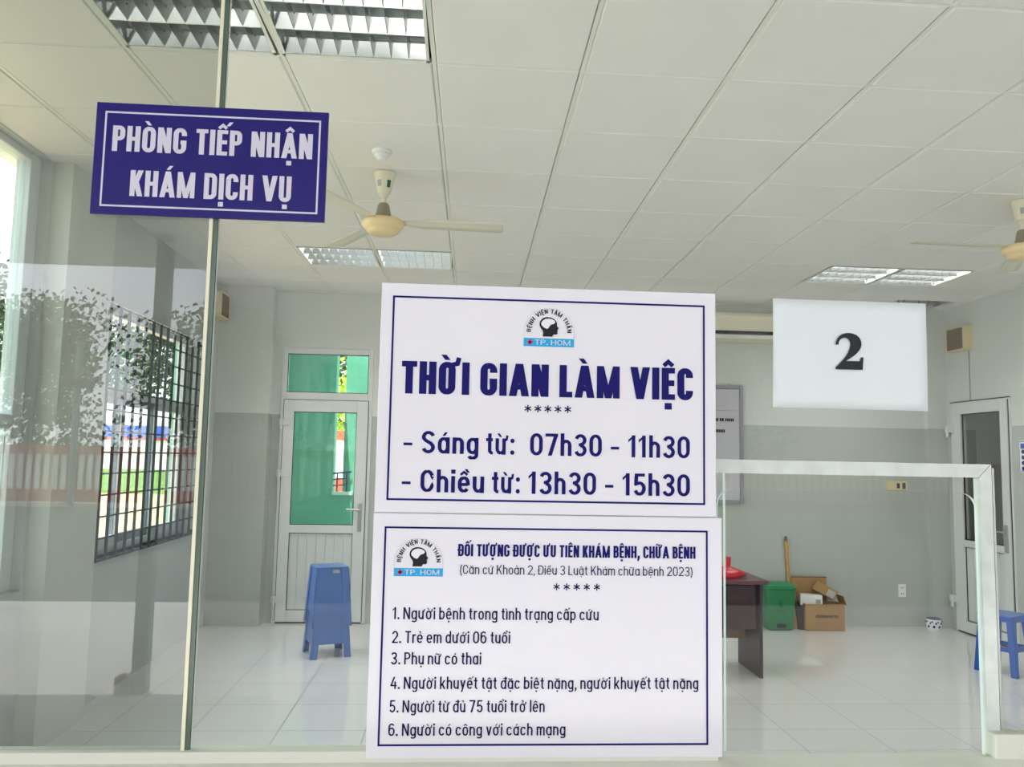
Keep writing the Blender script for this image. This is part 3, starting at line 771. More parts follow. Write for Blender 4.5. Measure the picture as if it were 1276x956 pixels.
def add_logo(parent, cx, z_band0, sc, y):
    """round-topped emblem: head with brain outline under an arc of words over a cyan band; sc = band width"""
    W = sc; hb = W*.165
    b = MB()
    flat(b, [(cx-W/2, z_band0), (cx+W/2, z_band0), (cx+W/2, z_band0+hb), (cx-W/2, z_band0+hb)], y)
    b.build('emblem_band', M['cyan'], parent)
    b = MB(); k = W*.052; x_ = cx-W*.375; z_ = z_band0+hb/2
    flat(b, [(x_-k, z_-k/2.4), (x_+k, z_-k/2.4), (x_+k, z_+k/2.4), (x_-k, z_+k/2.4)], y-.0003); flat(b, [(x_-k/2.4, z_-k), (x_+k/2.4, z_-k), (x_+k/2.4, z_+k), (x_-k/2.4, z_+k)], y-.0003)
    b.build('emblem_cross', M['red_print'], parent)
    lettering([('TP. HCM', cx-W*.28, cx+W*.425, z_band0+hb*.2, hb*.62, dict(t=.15, wf=1.25, sp=.13, space=.3))], 'emblem_band_lettering', M['white_print'], parent, y-.0003)
    # thin dome outline
    P = Pen(); z0 = z_band0+hb
    P.stroke([(cx-W/2+.0004, z0)]+[(cx+(W/2-.0004)*math.cos(a), z0+W*.13+(W*.47)*math.sin(a)) for a in [math.pi-i*math.pi/28 for i in range(29)]]+[(cx+W/2-.0004, z0)], .00035)
    b = MB()
    for q in P.q: flat(b, q, y)
    b.build('emblem_outline', M['boardframe'], parent)
    # head
    hx, hz, s_ = cx-W*.005, z0+W*.035, W*.385
    head = [(-.32, 0), (-.29, .17), (-.31, .30), (-.42, .44), (-.49, .60), (-.47, .76), (-.40, .88), (-.28, .97), (-.10, 1.02), (.10, 1.0), (.26, .93), (.37, .82), (.42, .70),
            (.41, .58), (.52, .43), (.45, .38), (.46, .31), (.44, .27), (.45, .17), (.40, .12), (.26, .12), (.20, .06), (.20, 0)]
    brain = [(-.12, .40), (-.26, .47), (-.38, .58), (-.40, .70), (-.33, .82), (-.20, .91), (-.02, .94), (.15, .91), (.28, .84), (.33, .75), (.26, .67), (.10, .62), (.02, .52), (-.04, .43)]
    b = MB(); flat(b, [(hx+p[0]*s_, hz+p[1]*s_) for p in head], y-.0003); b.build('emblem_head', M['black'], parent)
    b = MB(); flat(b, [(hx+p[0]*s_, hz+p[1]*s_) for p in brain], y-.0006); b.build('emblem_brain', M['acrylic'], parent)
    # arc of words
    q, wd = text_polys('BỆNH VIỆN TÂM THẦN', t=.17, wf=.95, sp=.13, space=.42)
    rc = W*.365; zc = z0+W*.105; cap = W*.085
    a0, a1 = math.radians(178), math.radians(2)
    b = MB()
    for i_, poly in enumerate(q):
        pts = []
        for px_, py_ in poly:
            a = a0+(a1-a0)*px_/wd; r_ = rc+py_*cap
            pts.append((cx+r_*math.cos(a), zc+r_*1.07*math.sin(a)))
        flat(b, pts, y-3e-5*(i_ % 23))
    b.build('emblem_arc_lettering', M['black'], parent)

# ---- opening hours sign (upper) and priority list sign (lower)
HV = dict(t=.215, wf=.82, sp=.07, soft=.80, space=.25)
MED = dict(t=.168, wf=1.0, sp=.12, soft=1.0, space=.3)
S1 = thing('opening_hours_sign', 'upper white acrylic sign with large blue opening hours and a head emblem', 'sign', (0.1635, YG, 1.4685))
def X1(x): return x-0.1635
def Z1(z): return z-1.4685
MB().box(X1(-.1405), X1(.4675), -0.0105, -0.0045, 0, 0.4065).build('panel', M['acrylic'], S1, 0.0008)
b = MB(); frame_lines(b, X1(-.1203), X1(.4473), Z1(1.4893), Z1(1.8523), .0035, -.0112); b.build('border', M['navy'], S1)
lettering([('THỜI GIAN LÀM VIỆC', X1(-.1006), X1(.4252), Z1(1.6770), .0582, HV)], 'heading_lettering', M['navy'], S1, -.0112)
rows = [('-', -.0935, -.078, 1.5722), ('Sáng', -.0617, .0385, 1.5722), ('từ:', .0518, .1025, 1.5722), ('07h30', .1303, .2590, 1.5722), ('-', .2753, .2905, 1.5722), ('11h30', .3071, .4193, 1.5722),
        ('-', -.0945, -.079, 1.5042), ('Chiều', -.0619, .0500, 1.5042), ('từ:', .0634, .1135, 1.5042), ('13h30', .1285, .2494, 1.5042), ('-', .2656, .2805, 1.5042), ('15h30', .2971, .4193, 1.5042)]
for nm_, a_, b_ in (('morning_label', 0, 3), ('morning_hours', 3, 6), ('afternoon_label', 6, 9), ('afternoon_hours', 9, 12)):
    lettering([(t_, X1(a), X1(c), Z1(z), .0393, MED) for t_, a, c, z in rows[a_:b_]], nm_, M['navy'], S1, -.0112)
b_items = [('*', X1(.1251+i*.018-.0066), X1(.1251+i*.018+.0066), Z1(1.6554-.0066), .0132, dict(t=.16)) for i in range(5)]
lettering(b_items, 'star_row', M['navy_dark'], S1, -.0112)
add_logo(S1, X1(.1611), Z1(1.7677), .0913, -.0112)

S2 = thing('priority_list_sign', 'lower white acrylic sign with six numbered lines of small dark blue lettering', 'sign', (0.1665, YG, 1.0555))
def X2(x): return x-0.1665
def Z2(z): return z-1.0555
MB().box(X2(-.1405), X2(.4755), -0.0170, -0.0125, 0, 0.4115).build('panel', M['acrylic'], S2, 0.0008)
yy2 = -.0177
b = MB(); frame_lines(b, X2(-.121), X2(.4497), Z2(1.0763), Z2(1.4446), .0033, yy2); b.build('border', M['navy'], S2)
lettering([('ĐỐI TƯỢNG ĐƯỢC ƯU TIÊN KHÁM BỆNH, CHỮA BỆNH', X2(.0072), X2(.4274), Z2(1.3950), .0210, dict(t=.19, wf=.80, sp=.07, soft=.8, space=.24))], 'heading_lettering', M['navy'], S2, yy2)
lettering([('(Căn cứ Khoản 2, Điều 3 Luật Khám chữa bệnh 2023)', X2(.0112), X2(.4218), Z2(1.3645), .0162, dict(t=.115, wf=1.0, sp=.12, space=.26))], 'reference_lettering', M['navy_dark'], S2, yy2)
lettering([('*', X2(.1803+i*.0178-.006), X2(.1803+i*.0178+.006), Z2(1.3441-.006), .012, dict(t=.16)) for i in range(5)], 'star_row', M['navy_dark'], S2, yy2)
LS = dict(t=.142, wf=.98, sp=.115, soft=1.0, space=.24)
lines = [('1. Người bệnh trong tình trạng cấp cứu', -.1028, .2551, 1.2871), ('2. Trẻ em dưới 06 tuổi', -.1024, .1008, 1.2471), ('3. Phụ nữ có thai', -.1030, .0515, 1.2115),
         ('4. Người khuyết tật đặc biệt nặng, người khuyết tật nặng', -.1025, .4322, 1.1706), ('5. Người từ đủ 75 tuổi trở lên', -.1031, .1627, 1.1319), ('6. Người có công với cách mạng', -.1035, .1992, 1.0934)]
for (t_, a, c, z) in lines:
    lettering([(t_, X2(a), X2(c), Z2(z), .0203, LS)], 'list_line', M['navy_dark'], S2, yy2)
add_logo(S2, X2(-.0605), Z2(1.3598), .0844, yy2)

# ---- paper with the number 2
S3 = thing('number_sheet', 'white paper sheet printed with a black 2 taped to the front glass', 'paper', (0.726, YG, 1.7705))
b = MB()
nx_, nz_ = 14, 10; rng = random.Random(3)
vv, ff = [], []
for j in range(nz_+1):
    for i in range(nx_+1):
        u, v_ = i/nx_, j/nz_
        bul = .0022*math.sin(math.pi*u)*math.sin(math.pi*v_)+.0009*math.sin(7*u+3*v_)
        vv.append((-.1475+.295*u+(.002*v_-.001), -.0016-max(0, bul), -.1015+.203*v_-.0006*u))
for j in range(nz_):
    for i in range(nx_): ff.append((j*(nx_+1)+i, j*(nx_+1)+i+1, (j+1)*(nx_+1)+i+1, (j+1)*(nx_+1)+i))
b.add(vv, ff, 0, True)
sh = b.build('sheet', M['paper'], S3); sm_ = sh.modifiers.new('thickness', 'SOLIDIFY'); sm_.thickness = 0.0003
two = [(270, 380), (280, 330), (300, 285), (330, 245), (375, 213), (430, 194), (490, 188), (550, 197), (605, 218), (650, 260), (674, 310), (680, 355), (672, 405), (648, 455), (605, 508), (550, 555), (490, 595), (435, 632),
       (640, 632), (655, 612), (665, 585), (672, 568), (707, 570), (692, 768), (268, 768), (268, 738), (330, 672), (390, 610), (435, 550), (465, 500), (490, 440), (503, 380), (500, 330), (480, 292), (450, 272), (415, 265), (380, 274), (345, 300), (325, 335), (318, 380)]
b = MB(); flat(b, [(.6958-.726+(p[0]-268)/(707-268)*.0535, 1.7419-1.7705+(768-p[1])/(768-188)*.0686) for p in two], -.0052)
b.build('printed_number', M['ink'], S3)

# ---- glass strips round the serving hole, sliding pane
hd = thing('serving_hole_frame', 'pale green glass strip frame around the serving hole', 'frame', (0.73, YG, 1.05))
b = MB(); yA, yB_ = 0.0092, 0.0262
b.prism([(-.27, yA, .497), (.262, yA, .497), (.236, yA, .522), (-.27, yA, .522)], (0, 1, 0), yB_-yA); b.v = [(x, y, z) for x, y, z in b.v]
b2 = MB(); b2.prism([(-.27, yA, .497), (.2435, yA, .497), (.2685, yA, .522), (-.27, yA, .522)], (0, 1, 0), yB_-yA)
b2.build('top_strip', M['strip'], hd, .0015)
b2 = MB(); b2.prism([(.2445, yA, .040), (.2695, yA, .040), (.2695, yA, .5215), (.2445, yA, .4965)], (0, 1, 0), yB_-yA); b2.build('side_strip', M['strip'], hd, .0015)
b2 = MB(); b2.box(.2705, .2745, yA, yB_-.004, .040, .515); b2.build('edge_seal', M['grey_strip'], hd)
sl = thing('sliding_glass_pane', 'clear sliding pane with polished edge covering the serving hole', 'glass', (0.73, YG+.030, 1.049))
b = MB(); b.box(-.232, .228, 0, .006, 0, .5, 0)
b.build('pane', M['glass'], sl)
b = MB(); b.box(-.2345, -.232, 0, .006, 0, .5); b.build('polished_edge', M['glass_rim'], sl)

# ------------------------------------------------------------------ ceiling fixtures
def troffer(lit, label, c, r, group):
    x0 = gx(c, r+.5)+.012; y0 = gy(r)+.008; w_, d_ = .576, .584
    t = thing('ceiling_light', label, 'ceiling light', (x0+w_/2, y0+d_/2, H), 0.0, group)
    hx, hy = w_/2, d_/2
    b = MB()
    b.box(-hx, hx, -hy, hy, .085, .09); b.box(-hx, -hx+.004, -hy, hy, 0, .085); b.box(hx-.004, hx, -hy, hy, 0, .085); b.box(-hx, hx, -hy, -hy+.004, 0, .085); b.box(-hx, hx, hy-.004, hy, 0, .085)
    b.build('housing', M['refl'], t)
    b = MB()
    b.box(-hx, hx, -hy, -hy+.018, -.001, .004); b.box(-hx, hx, hy-.018, hy, -.001, .004); b.box(-hx, -hx+.012, -hy, hy, -.001, .004); b.box(hx-.012, hx, -hy, hy, -.001, .004)
    b.build('rim', M['tbar'], t)
    # three lamp bays along X between V-section reflectors, crossed by thin blades
    nb = 3; by0, by1 = -hy+.018, hy-.018; bw_ = (by1-by0)/nb
    b = MB()
    for k in range(nb+1):
        y = by0+k*bw_; hw = .030
        v = [(-hx+.012, y-.003, .001), (-hx+.012, y+.003, .001), (-hx+.012, y+hw, .052), (-hx+.012, y-hw, .052)]
        if k == 0: v[3] = (v[3][0], y-.003, .052)
        if k == nb: v[2] = (v[2][0], y+.003, .052)
        b.prism(v, (1, 0, 0), w_-.024)
    b.build('reflector_strip', M['mirror'], t)
    nc = 8
    for k in range(1, nc):
        x = -hx+.012+(w_-.024)*k/nc
        b = MB()
        for q in range(nb):
            ya, yb = by0+q*bw_+.004, by0+(q+1)*bw_-.004
            b.prism([(x-.0015, ya, .003), (x+.0015, ya, .003), (x+.005, ya, .045), (x-.005, ya, .045)], (0, 1, 0), yb-ya)
        b.build('cross_blade', M['satin'], t)
    for k in range(nb):
        y = by0+(k+.5)*bw_
        b = MB(); b.tube((-hx+.03, y, .064), (hx-.03, y, .064), .010, 10)
        b.build('tube', M['tube_on'] if lit else M['tube_off'], t)
    if lit:
        ld = bpy.data.lights.new('lamp_light', 'AREA'); ld.shape = 'RECTANGLE'; ld.size = .52; ld.size_y = .52; ld.energy = LAMP; ld.color = (1.0, .965, .97)
        lo = bpy.data.objects.new('lamp_light', ld); COL.objects.link(lo); lo.parent = t; lo.location = (0, 0, .050)
    return t
troffer(False, 'unlit louvred ceiling light at the top left, left half of the nearest pair', -2, 0, 'louvred ceiling lights')
troffer(False, 'unlit louvred ceiling light at the top left, right half of the nearest pair', -1, 0, 'louvred ceiling lights')
troffer(True, 'silvery louvred ceiling light behind the left fan, left half of that pair', -2, 6, 'louvred ceiling lights')  # this pair is switched on to brighten the left floor
troffer(True, 'silvery louvred ceiling light behind the left fan, right half of that pair', -1, 6, 'louvred ceiling lights')
troffer(True, 'lit ceiling light above the sheet with the 2, left half of the glowing pair', 5, 6, 'louvred ceiling lights')
troffer(True, 'lit ceiling light above the sheet with the 2, right half of the glowing pair', 6, 6, 'louvred ceiling lights')

troffer(True, 'added unseen ceiling light, lit for brightness, near the front glass on the right, left half of its pair', 5, 0, 'louvred ceiling lights')  # unseen lit pair added to raise the floor brightness
troffer(True, 'added unseen ceiling light, lit for brightness, near the front glass on the right, right half of its pair', 6, 0, 'louvred ceiling lights')

def fan(loc, angs, label):
    t = thing('ceiling_fan', label, 'fan', loc, 0.0, 'ceiling fans')     # origin at the ceiling
    c = MB().lathe((0, 0, 0), [(.058, -.004), (.060, -.012), (.050, -.05), (.040, -.10), (.036, -.118), (.036, -.122), (.018, -.125)], 24).build('canopy', M['cream'], t)
    b = MB()
    for a0 in (-1.15,):
        pts = []
        for z, r in ((-.055, .0505), (-.095, .0422)):
            for k in range(5):
                a = a0+k*.12; pts.append((r*math.cos(a), r*math.sin(a), z))
        b.add(pts, [(k, k+1, 6+k, 5+k) for k in range(4)])
    b.build('label', M['green_lab'], c)
    b = MB()
    pts = []
    for z, r in ((-.055, .0505), (-.09, .0434)):
        for k in range(5):
            a = -2.4+k*.14; pts.append((r*math.cos(a), r*math.sin(a), z))
    b.add(pts, [(k, k+1, 6+k, 5+k) for k in range(4)]); b.build('label', M['grey_lab'], c)
    MB().lathe((0, 0, 0), [(.024, -.125), (.024, -.14), (.013, -.142), (.013, -.18), (.02, -.182), (.02, -.19)], 16).build('rod', M['cream'], t)
    MB().lathe((0, 0, 0), [(.024, -.178), (.032, -.19), (.044, -.25), (.050, -.275)], 24).build('bell', M['taupe'], t)
    MB().lathe((0, 0, 0), [(.05, -.268), (.100, -.272), (.117, -.284), (.117, -.302), (.105, -.318), (.092, -.326)], 36).build('motor', M['cream_disc'], t)
    MB().lathe((0, 0, 0), [(.092, -.325), (.086, -.342), (.07, -.352), (.0, -.356)], 32).build('motor_cap', M['cream_disc'], t)
    for a in angs:
        R_ = Matrix.Rotation(a, 3, 'Z') @ Matrix.Rotation(math.radians(-11), 3, 'X')
        b = MB(); v = []
        secs = [(.105, .028), (.15, .036), (.22, .056), (.40, .062), (.60, .066), (.655, .064), (.67, .054)]
        for (x, hw) in secs:
            for (y, z) in ((-hw, -.004), (-hw*.3, .0025), (hw*.4, .0035), (hw, -.001)): v.append(R_ @ Vector((x, y, z))+Vector((0, 0, -.281)))
        fs = []
        for k in range(len(secs)-1):
            for j in range(3): fs.append((k*4+j, k*4+j+1, k*4+5+j, k*4+4+j))
        b.add(v, fs, 0, True)
        o = b.build('blade', M['blade'], t); s_ = o.modifiers.new('t', 'SOLIDIFY'); s_.thickness = .003; s_.offset = 0
    return t
D = math.radians
fan((-0.438, 4.42, H), (D(2), D(122), D(242)), 'cream three-blade ceiling fan hanging right of the blue sign')
fan((3.285, 4.44, H), (D(182), D(302), D(62)), 'cream three-blade ceiling fan cut off by the right edge')

sm = thing('smoke_detector', 'small round white smoke detector on the ceiling above the left fan', 'smoke detector', (-0.424, 4.10, H))
MB().lathe((0, 0, 0), [(.052, 0), (.052, -.012), (.046, -.018)], 28).build('base', M['white'], sm)
MB().lathe((0, 0, 0), [(.040, -.016), (.040, -.030), (.028, -.034), (.026, -.045), (.02, -.048), (0, -.049)], 28).build('sensor_head', M['white'], sm)

# missing panel: cables hanging in the opening
for k, (pts, lab) in enumerate((([(4.28, 7.42, 3.40), (4.30, 7.44, 3.2), (4.26, 7.46, 3.11), (4.22, 7.45, 3.15), (4.2, 7.44, 3.40)], 'loose grey cable loop hanging in the open ceiling panel'),
                                ([(4.44, 7.48, 3.40), (4.46, 7.5, 3.12), (4.50, 7.5, 3.09), (4.55, 7.5, 3.14), (4.57, 7.5, 3.40)], 'second cable loop in the open ceiling panel, nearest the right wall'))):
    b = MB(); pv = [Vector(p) for p in pts]; sm2 = []
    for i in range(len(pv)-1):
        for j in range(4): sm2.append(pv[i].lerp(pv[i+1], j/4))
    sm2.append(pv[-1]); b.path(sm2, .007, 6); tag(b.build('cable', M['cable']), lab, 'cable')

# ------------------------------------------------------------------ wall fittings
def wall_speaker(loc, rz, label):
    t = thing('wall_speaker', label, 'speaker', loc, rz, 'beige wall speakers')   # local: back at y=0, faces -Y
    b = MB(); b.prism([(-.14, 0, -.115), (.14, 0, -.115), (.14, 0, .115), (-.14, 0, .115)], (0, -1, 0), .03)
    b.frustum((0, 0, 0), .28, .23, (0, 0, .001), .28, .23) if False else None
    b.box(-.14, .14, -.095, -.03, -.115, -.102); b.box(-.14, .14, -.095, -.03, .102, .115); b.box(-.14, -.126, -.095, -.03, -.102, .102); b.box(.126, .14, -.095, -.03, -.102, .102)
    b.build('case', M['beige'], t, .004)
    MB().box(-.126, .126, -.088, -.03, -.102, .102).build('cloth_front', M['mesh'], t)
    return t
wall_speaker((XL, 7.50, 2.905), math.pi/2, 'beige wall speaker with brown front high on the left wall')
wall_speaker((XR, 7.44, 2.79), -math.pi/2, 'beige wall speaker with brown front high on the right wall')
b = MB(); b.box(4.853, XR, 7.355, 7.362, 2.19, 2.68); tag(b.build('speaker_cable', M['cable']), 'thin cable running down the right wall under the speaker', 'cable')

ac = thing('air_conditioner', 'white split air conditioner on the back wall behind the paper sheet', 'air conditioner', (2.78, YB, 2.745))
b = MB(); prof = [(0, 0), (-.15, .03), (-.195, .07), (-.20, .24), (-.18, .275), (0, .28)]
b.prism([(-.44, y, z) for y, z in prof], (1, 0, 0), .88); b.build('body', M['cream'], ac, .008)
b = MB(); b.box(-.42, .42, -.203, -.17, .062, .092); b.build('air_outlet', M['dark'], ac)
b = MB(); b.obox((0, -.178, .04), .82, .045, .006, Matrix.Rotation(D(-38), 3, 'X')); b.build('louvre_flap', M['white'], ac)

nb = thing('notice_board', 'grey framed notice board on the back wall beside the white signs', 'notice board', (2.36, YB, 1.165))
b = MB(); hw = .445; hh = 1.155
b.box(-hw, hw, -.012, 0, 0, hh); b.build('panel', M['board'], nb)
b = MB(); b.box(-hw, -hw+.035, -.03, 0, 0, hh); b.box(hw-.035, hw, -.03, 0, 0, hh); b.box(-hw+.035, hw-.035, -.03, 0, 0, .035); b.box(-hw+.035, hw-.035, -.03, 0, hh-.035, hh)
b.build('frame', M['boardframe'], nb, .006)
b = MB(); b.box(-.38, .38, -.0135, -.012, .905, .909); b.build('rule_line', M['boardframe'], nb)
b = MB(); rr = random.Random(5); x = .10
for (xa, xb, z0, z1) in ((-.30, .36, .80, .83), (-.24, .27, .69, .72)):
    x = xa
    while x < xb-.02:
        wd = rr.uniform(.012, .02); flat(b, [(x, z0), (x+wd, z0), (x+wd, z1), (x, z1)], -.0140); x += wd+rr.choice((.004, .004, .014))
b.build('dark_heading', M['seal'], nb)
b = MB(); b.tube((0.31, -.006, hh), (.31, -.006, hh+.02), .006, 8); b.build('hook', M['steel'], nb)

sk = thing('switch_plate', 'beige switch plate with two dark modules on the back wall', 'switch', (4.36, YB, 1.365))
b = MB(); b.box(-.105, .105, -.009, 0, -.045, .045); b.build('plate', M['beige'], sk, .003)
b = MB(); b.box(.0, .03, -.011, -.009, -.025, .025); b.build('module', M['seal'], sk); b = MB(); b.box(.055, .09, -.011, -.009, -.03, .03); b.build('module', M['greytip'], sk)
ol = thing('power_outlet', 'white double power outlet low on the tiled back wall', 'outlet', (4.39, YB, .345))
b = MB(); b.box(-.038, .038, -.009, 0, -.062, .062); b.build('plate', M['white'], ol, .003)
b = MB()
for z in (-.03, .03):
    for x in (-.010, .010): b.box(x-.003, x+.003, -.010, -.008, z-.007, z+.007)
b.build('socket_slot', M['seal'], ol)

rn = thing('wall_notice', 'white notice with blue frame and dark round marks on the right wall', 'notice', (XR, 6.56, 1.53), -math.pi/2)
MB().box(-.155, .155, -.008, 0, 0, .27).build('panel', M['white'], rn, .002)
b = MB(); frame_lines(b, -.15, .15, .006, .264, .006, -.0085); b.build('border', M['outblue'], rn)
b = MB(); flat(b, [(-.13, .20), (-.02, .20), (-.02, .245), (-.13, .245)], -.0085); b.build('blue_heading', M['outblue'], rn)
b = MB()
for k in range(4): flat(b, [(-.10+.022*math.cos(a*math.pi/8), .03+.048*k+.018*math.sin(a*math.pi/8)) for a in range(16)], -.0085)
b.build('round_mark', M['cobalt'], rn)

# ------------------------------------------------------------------ furniture and clutter
def stool_closed(name, loc, rz, label, group, m=None):
    m = m or M['blue_stool']
    t = thing(name, label, 'stool', loc, rz, group)
    h = .45; b0, b1 = .156, .126       # half widths bottom / top
    def hw(z): return b0+(b1-b0)*z/h
    b = MB()
    n = 20; pts = []
    for sx_, sy_, a0 in ((1, 1, 0), (-1, 1, 90), (-1, -1, 180), (1, -1, 270)):
        for k in range(5):
            a = math.radians(a0+k*22.5); pts.append(((b1-.028)*sx_+.03*math.cos(a), (b1-.028)*sy_+.03*math.sin(a), h-.014))
    b.prism(pts, (0, 0, 1), .014)
    seat = b.build('seat', m, t, .004)
    b = MB()
    for k in range(5): b.tube((-.07+.035*k, -.085, h+.0004), (-.07+.035*k, .085, h+.0004), .003, 6)
    b.build('seat_rib', m, seat)
    for sx_ in (-1, 1):
        for sy_ in (-1, 1):
            b = MB()
            # L-section corner leg, two flanges
            for ax in (0, 1):
                lw0, lw1 = .052, .060
                o0, o1 = hw(0), hw(h-.012)
                def pt(a_, c_, z): return (a_*sx_, c_*sy_, z) if ax == 0 else (c_*sx_, a_*sy_, z)
                pts = [pt(o0, o0, 0), pt(o0-lw0, o0, 0), pt(o1-lw1, o1, h-.012), pt(o1, o1, h-.012)]
                nrm = (0, -sy_, 0) if ax == 0 else (-sx_, 0, 0)
                b.prism(pts, nrm, .005)
            b.build('leg', m, t, .002)
    for k in range(4):
        R_ = Matrix.Rotation(k*math.pi/2, 3, 'Z')
        b = MB(); zb, zt = .105, h-.012
        def q(u, z, ins): return R_ @ Vector((u, -(hw(z)-ins), z))
        b.prism([q(-hw(zb)+.045, zb, .006), q(hw(zb)-.045, zb, .006), q(hw(zt)-.045, zt, .006), q(-hw(zt)+.045, zt, .006)], R_ @ Vector((0, 1, 0)), .004)
        b.build('side_panel', m, t)
        if k == 0:
            MB().prism([q(.0, h-.045, .0045), q(.052, h-.045, .0045), q(.052, h-.022, .0045), q(.0, h-.022, .0045)], R_ @ Vector((0, 1, 0)), .001).build('label', M['grey_lab'], t)
    return t
ang = math.radians(22)
stool_closed('plastic_stool', (-.985, 6.63, 0), ang, 'lower blue plastic stool of the stack by the back door', 'stacked blue stools')
stool_closed('plastic_stool', (-.985, 6.63, .238), ang, 'upper blue plastic stool of the stack by the back door', 'stacked blue stools')

def stool_open(loc, rz, label, m, sc=1.0):
    t = thing('open_stool', label, 'stool', loc, rz)
    h = .445*sc; b0, b1 = .155*sc, .125*sc
    def hw(z): return b0+(b1-b0)*z/h
    b = MB(); b.box(-b1-.01, b1+.01, -b1-.01, b1+.01, h-.02, h); b.build('seat', m, t, .009, 3)
    b = MB(); b.box(-b1-.002, b1+.002, -b1-.002, b1+.002, h-.05, h-.02); b.build('apron', m, t, .003)
    for sx_ in (-1, 1):
        for sy_ in (-1, 1):
            b = MB(); b.frustum((sx_*(b0-.018), sy_*(b0-.018), 0), .044*sc, .044*sc, (sx_*(b1-.02), sy_*(b1-.02), h-.03), .052*sc, .052*sc); b.build('leg', m, t, .006)
    for k in range(4):
        R_ = Matrix.Rotation(k*math.pi/2, 3, 'Z'); z = .19*sc; o = hw(z)-.022
        b = MB(); b.obox(R_ @ Vector((0, -o, z)), 2*o-.02, .016, .032*sc, R_); b.build('stretcher', m, t, .003)
    return t
stool_open((4.262, 6.135, 0), math.atan2(-.25, .133)+math.pi/2, 'deep blue open-legged plastic stool cut off by the right edge', M['blue_stool2'])

dk = thing('desk', 'dark maroon office desk with solid end panels right of the white signs', 'desk', (1.66, 6.17, 0))
MB().box(-.62, .66, -.245, .255, .672, .70).build('desk_top', M['maroon_top'], dk, .003)
MB().box(.592, .614, -.235, .235, 0, .672).build('end_panel', M['maroon'], dk, .002)
MB().box(-.60, -.578, -.235, .235, 0, .672).build('end_panel', M['maroon'], dk, .002)
MB().box(-.578, .592, .08, .098, .22, .672).build('modesty_panel', M['maroon_light'], dk)
MB().box(.10, .575, -.20, .06, .34, .660).build('drawer_unit', M['maroon'], dk, .003)

rb = thing('red_bag', 'red plastic bag with an upright knotted handle lying on the desk', 'bag', (2.06, 6.12, .70))
b = MB(); rng = random.Random(11); v, seg, prof = [], 20, [(.13, .0), (.15, .012), (.14, .035), (.10, .055), (.05, .072), (.018, .085), (.0, .088)]
for (r_, z) in prof:
    for i in range(seg):
        a = 2*math.pi*i/seg; k = 1+.14*math.sin(3*a+z*30)+.06*math.sin(7*a)
        v.append((r_*k*math.cos(a), r_*.6*k*math.sin(a), z))
b.add(v, [(j*seg+i, j*seg+(i+1) % seg, (j+1)*seg+(i+1) % seg, (j+1)*seg+i) for j in range(len(prof)-1) for i in range(seg)], 0, True)
b.build('bag_body', M['red'], rb)
b = MB(); b.tube((.02, 0, .07), (.022, 0, .150), .016, 10, 0, .019); b.build('handle', M['red'], rb)

bn = thing('pedal_bin', 'green plastic pedal bin standing against the back wall beside the desk', 'bin', (3.085, 7.668, 0))
b = MB(); b.frustum((0, 0, 0), .245, .16, (0, 0, .385), .285, .18); b.build('body', M['binm'], bn, .02, 3)
b = MB(); b.frustum((0, 0, .38), .30, .19, (0, 0, .40), .30, .19); b.frustum((0, 0, .40), .29, .18, (0, .003, .437), .235, .14); b.build('lid', M['binlid'], bn, .012, 3)
b = MB(); b.box(-.045, .04, -.100, -.075, .03, .062); b.build('pedal', M['dark'], bn, .004)
b = MB()
P = Pen(); P.stroke(arcp(0, .247, .016, .026, 60, 330, 12), .008); P.stroke([(-.004, .255), (.006, .238)], .01)
P.bar(-.045, .178, .045, .183)
for q in P.q: b.add([(p[0], -(.08+.01*p[1]/.385)-.0012, p[1]) for p in q], [tuple(range(len(q)))])
b.build('printed_mark', M['seal'], bn)

bx = thing('cardboard_box', 'open brown cardboard box with printed front beside the green bin', 'box', (3.512, 7.665, 0))
X_, Y0_, Y1_, Hh = .19, -.075, .100, .245
b = MB()
b.box(-X_, X_, Y0_, Y0_+.006, 0, Hh); b.box(-X_, X_, Y1_-.006, Y1_, 0, Hh); b.box(-X_, -X_+.006, Y0_+.006, Y1_-.006, 0, Hh); b.box(X_-.006, X_, Y0_+.006, Y1_-.006, 0, Hh); b.box(-X_, X_, Y0_, Y1_, 0, .006)
b.build('carton', M['card'], bx)
b = MB(); b.box(-.255, .095, .094, .100, Hh+.001, .475); b.build('raised_flap', M['card'], bx)
b = MB(); b.box(-.255, .095, .0935, .1005, .470, .478); b.build('flap_edge', M['card_dark'], bx)
b = MB(); b.obox((X_+.012, .02, Hh+.03), .004, .16, .09, Matrix.Rotation(D(-20), 3, 'Y')); b.build('side_flap', M['card'], bx)
lettering([('dataverta', -.095, .125, .118, .034, dict(t=.2, wf=1.1, sp=.05))], 'printed_word', M['seal'], bx, Y0_-.0008)
wb = thing('white_carton', 'small white carton lying in the open cardboard box', 'box', (3.41, 7.678, .225), D(-14))
MB().box(-.10, .10, -.045, .045, 0, .10).build('carton', M['white'], wb, .002)
MB().box(.04, .085, -.0465, -.045, .02, .06).build('label', M['grey_lab'], wb)
sb = thing('small_brown_box', 'small taped brown box tilted on top of the open cardboard box', 'box', (3.555, 7.69, .285))
R_ = Matrix.Rotation(D(28), 3, 'Y') @ Matrix.Rotation(D(-18), 3, 'Z')
b = MB(); b.obox((0, 0, .075), .21, .12, .09, R_); b.build('carton', M['card'], sb, .002)
b = MB(); b.obox(Vector((0, 0, .075))+R_ @ Vector((-.02, -.0, .0455)), .05, .03, .001, R_); b.build('label', M['white'], sb)
b = MB(); b.obox(Vector((0, 0, .075))+R_ @ Vector((.055, -.0605, -.005)), .07, .001, .06, R_); b.build('tape', M['grey_lab'], sb)
fl = thing('folded_cardboard', 'folded cardboard piece with a dark sheet, wedged between the green bin and the open box', 'cardboard', (3.262, 7.63, 0))
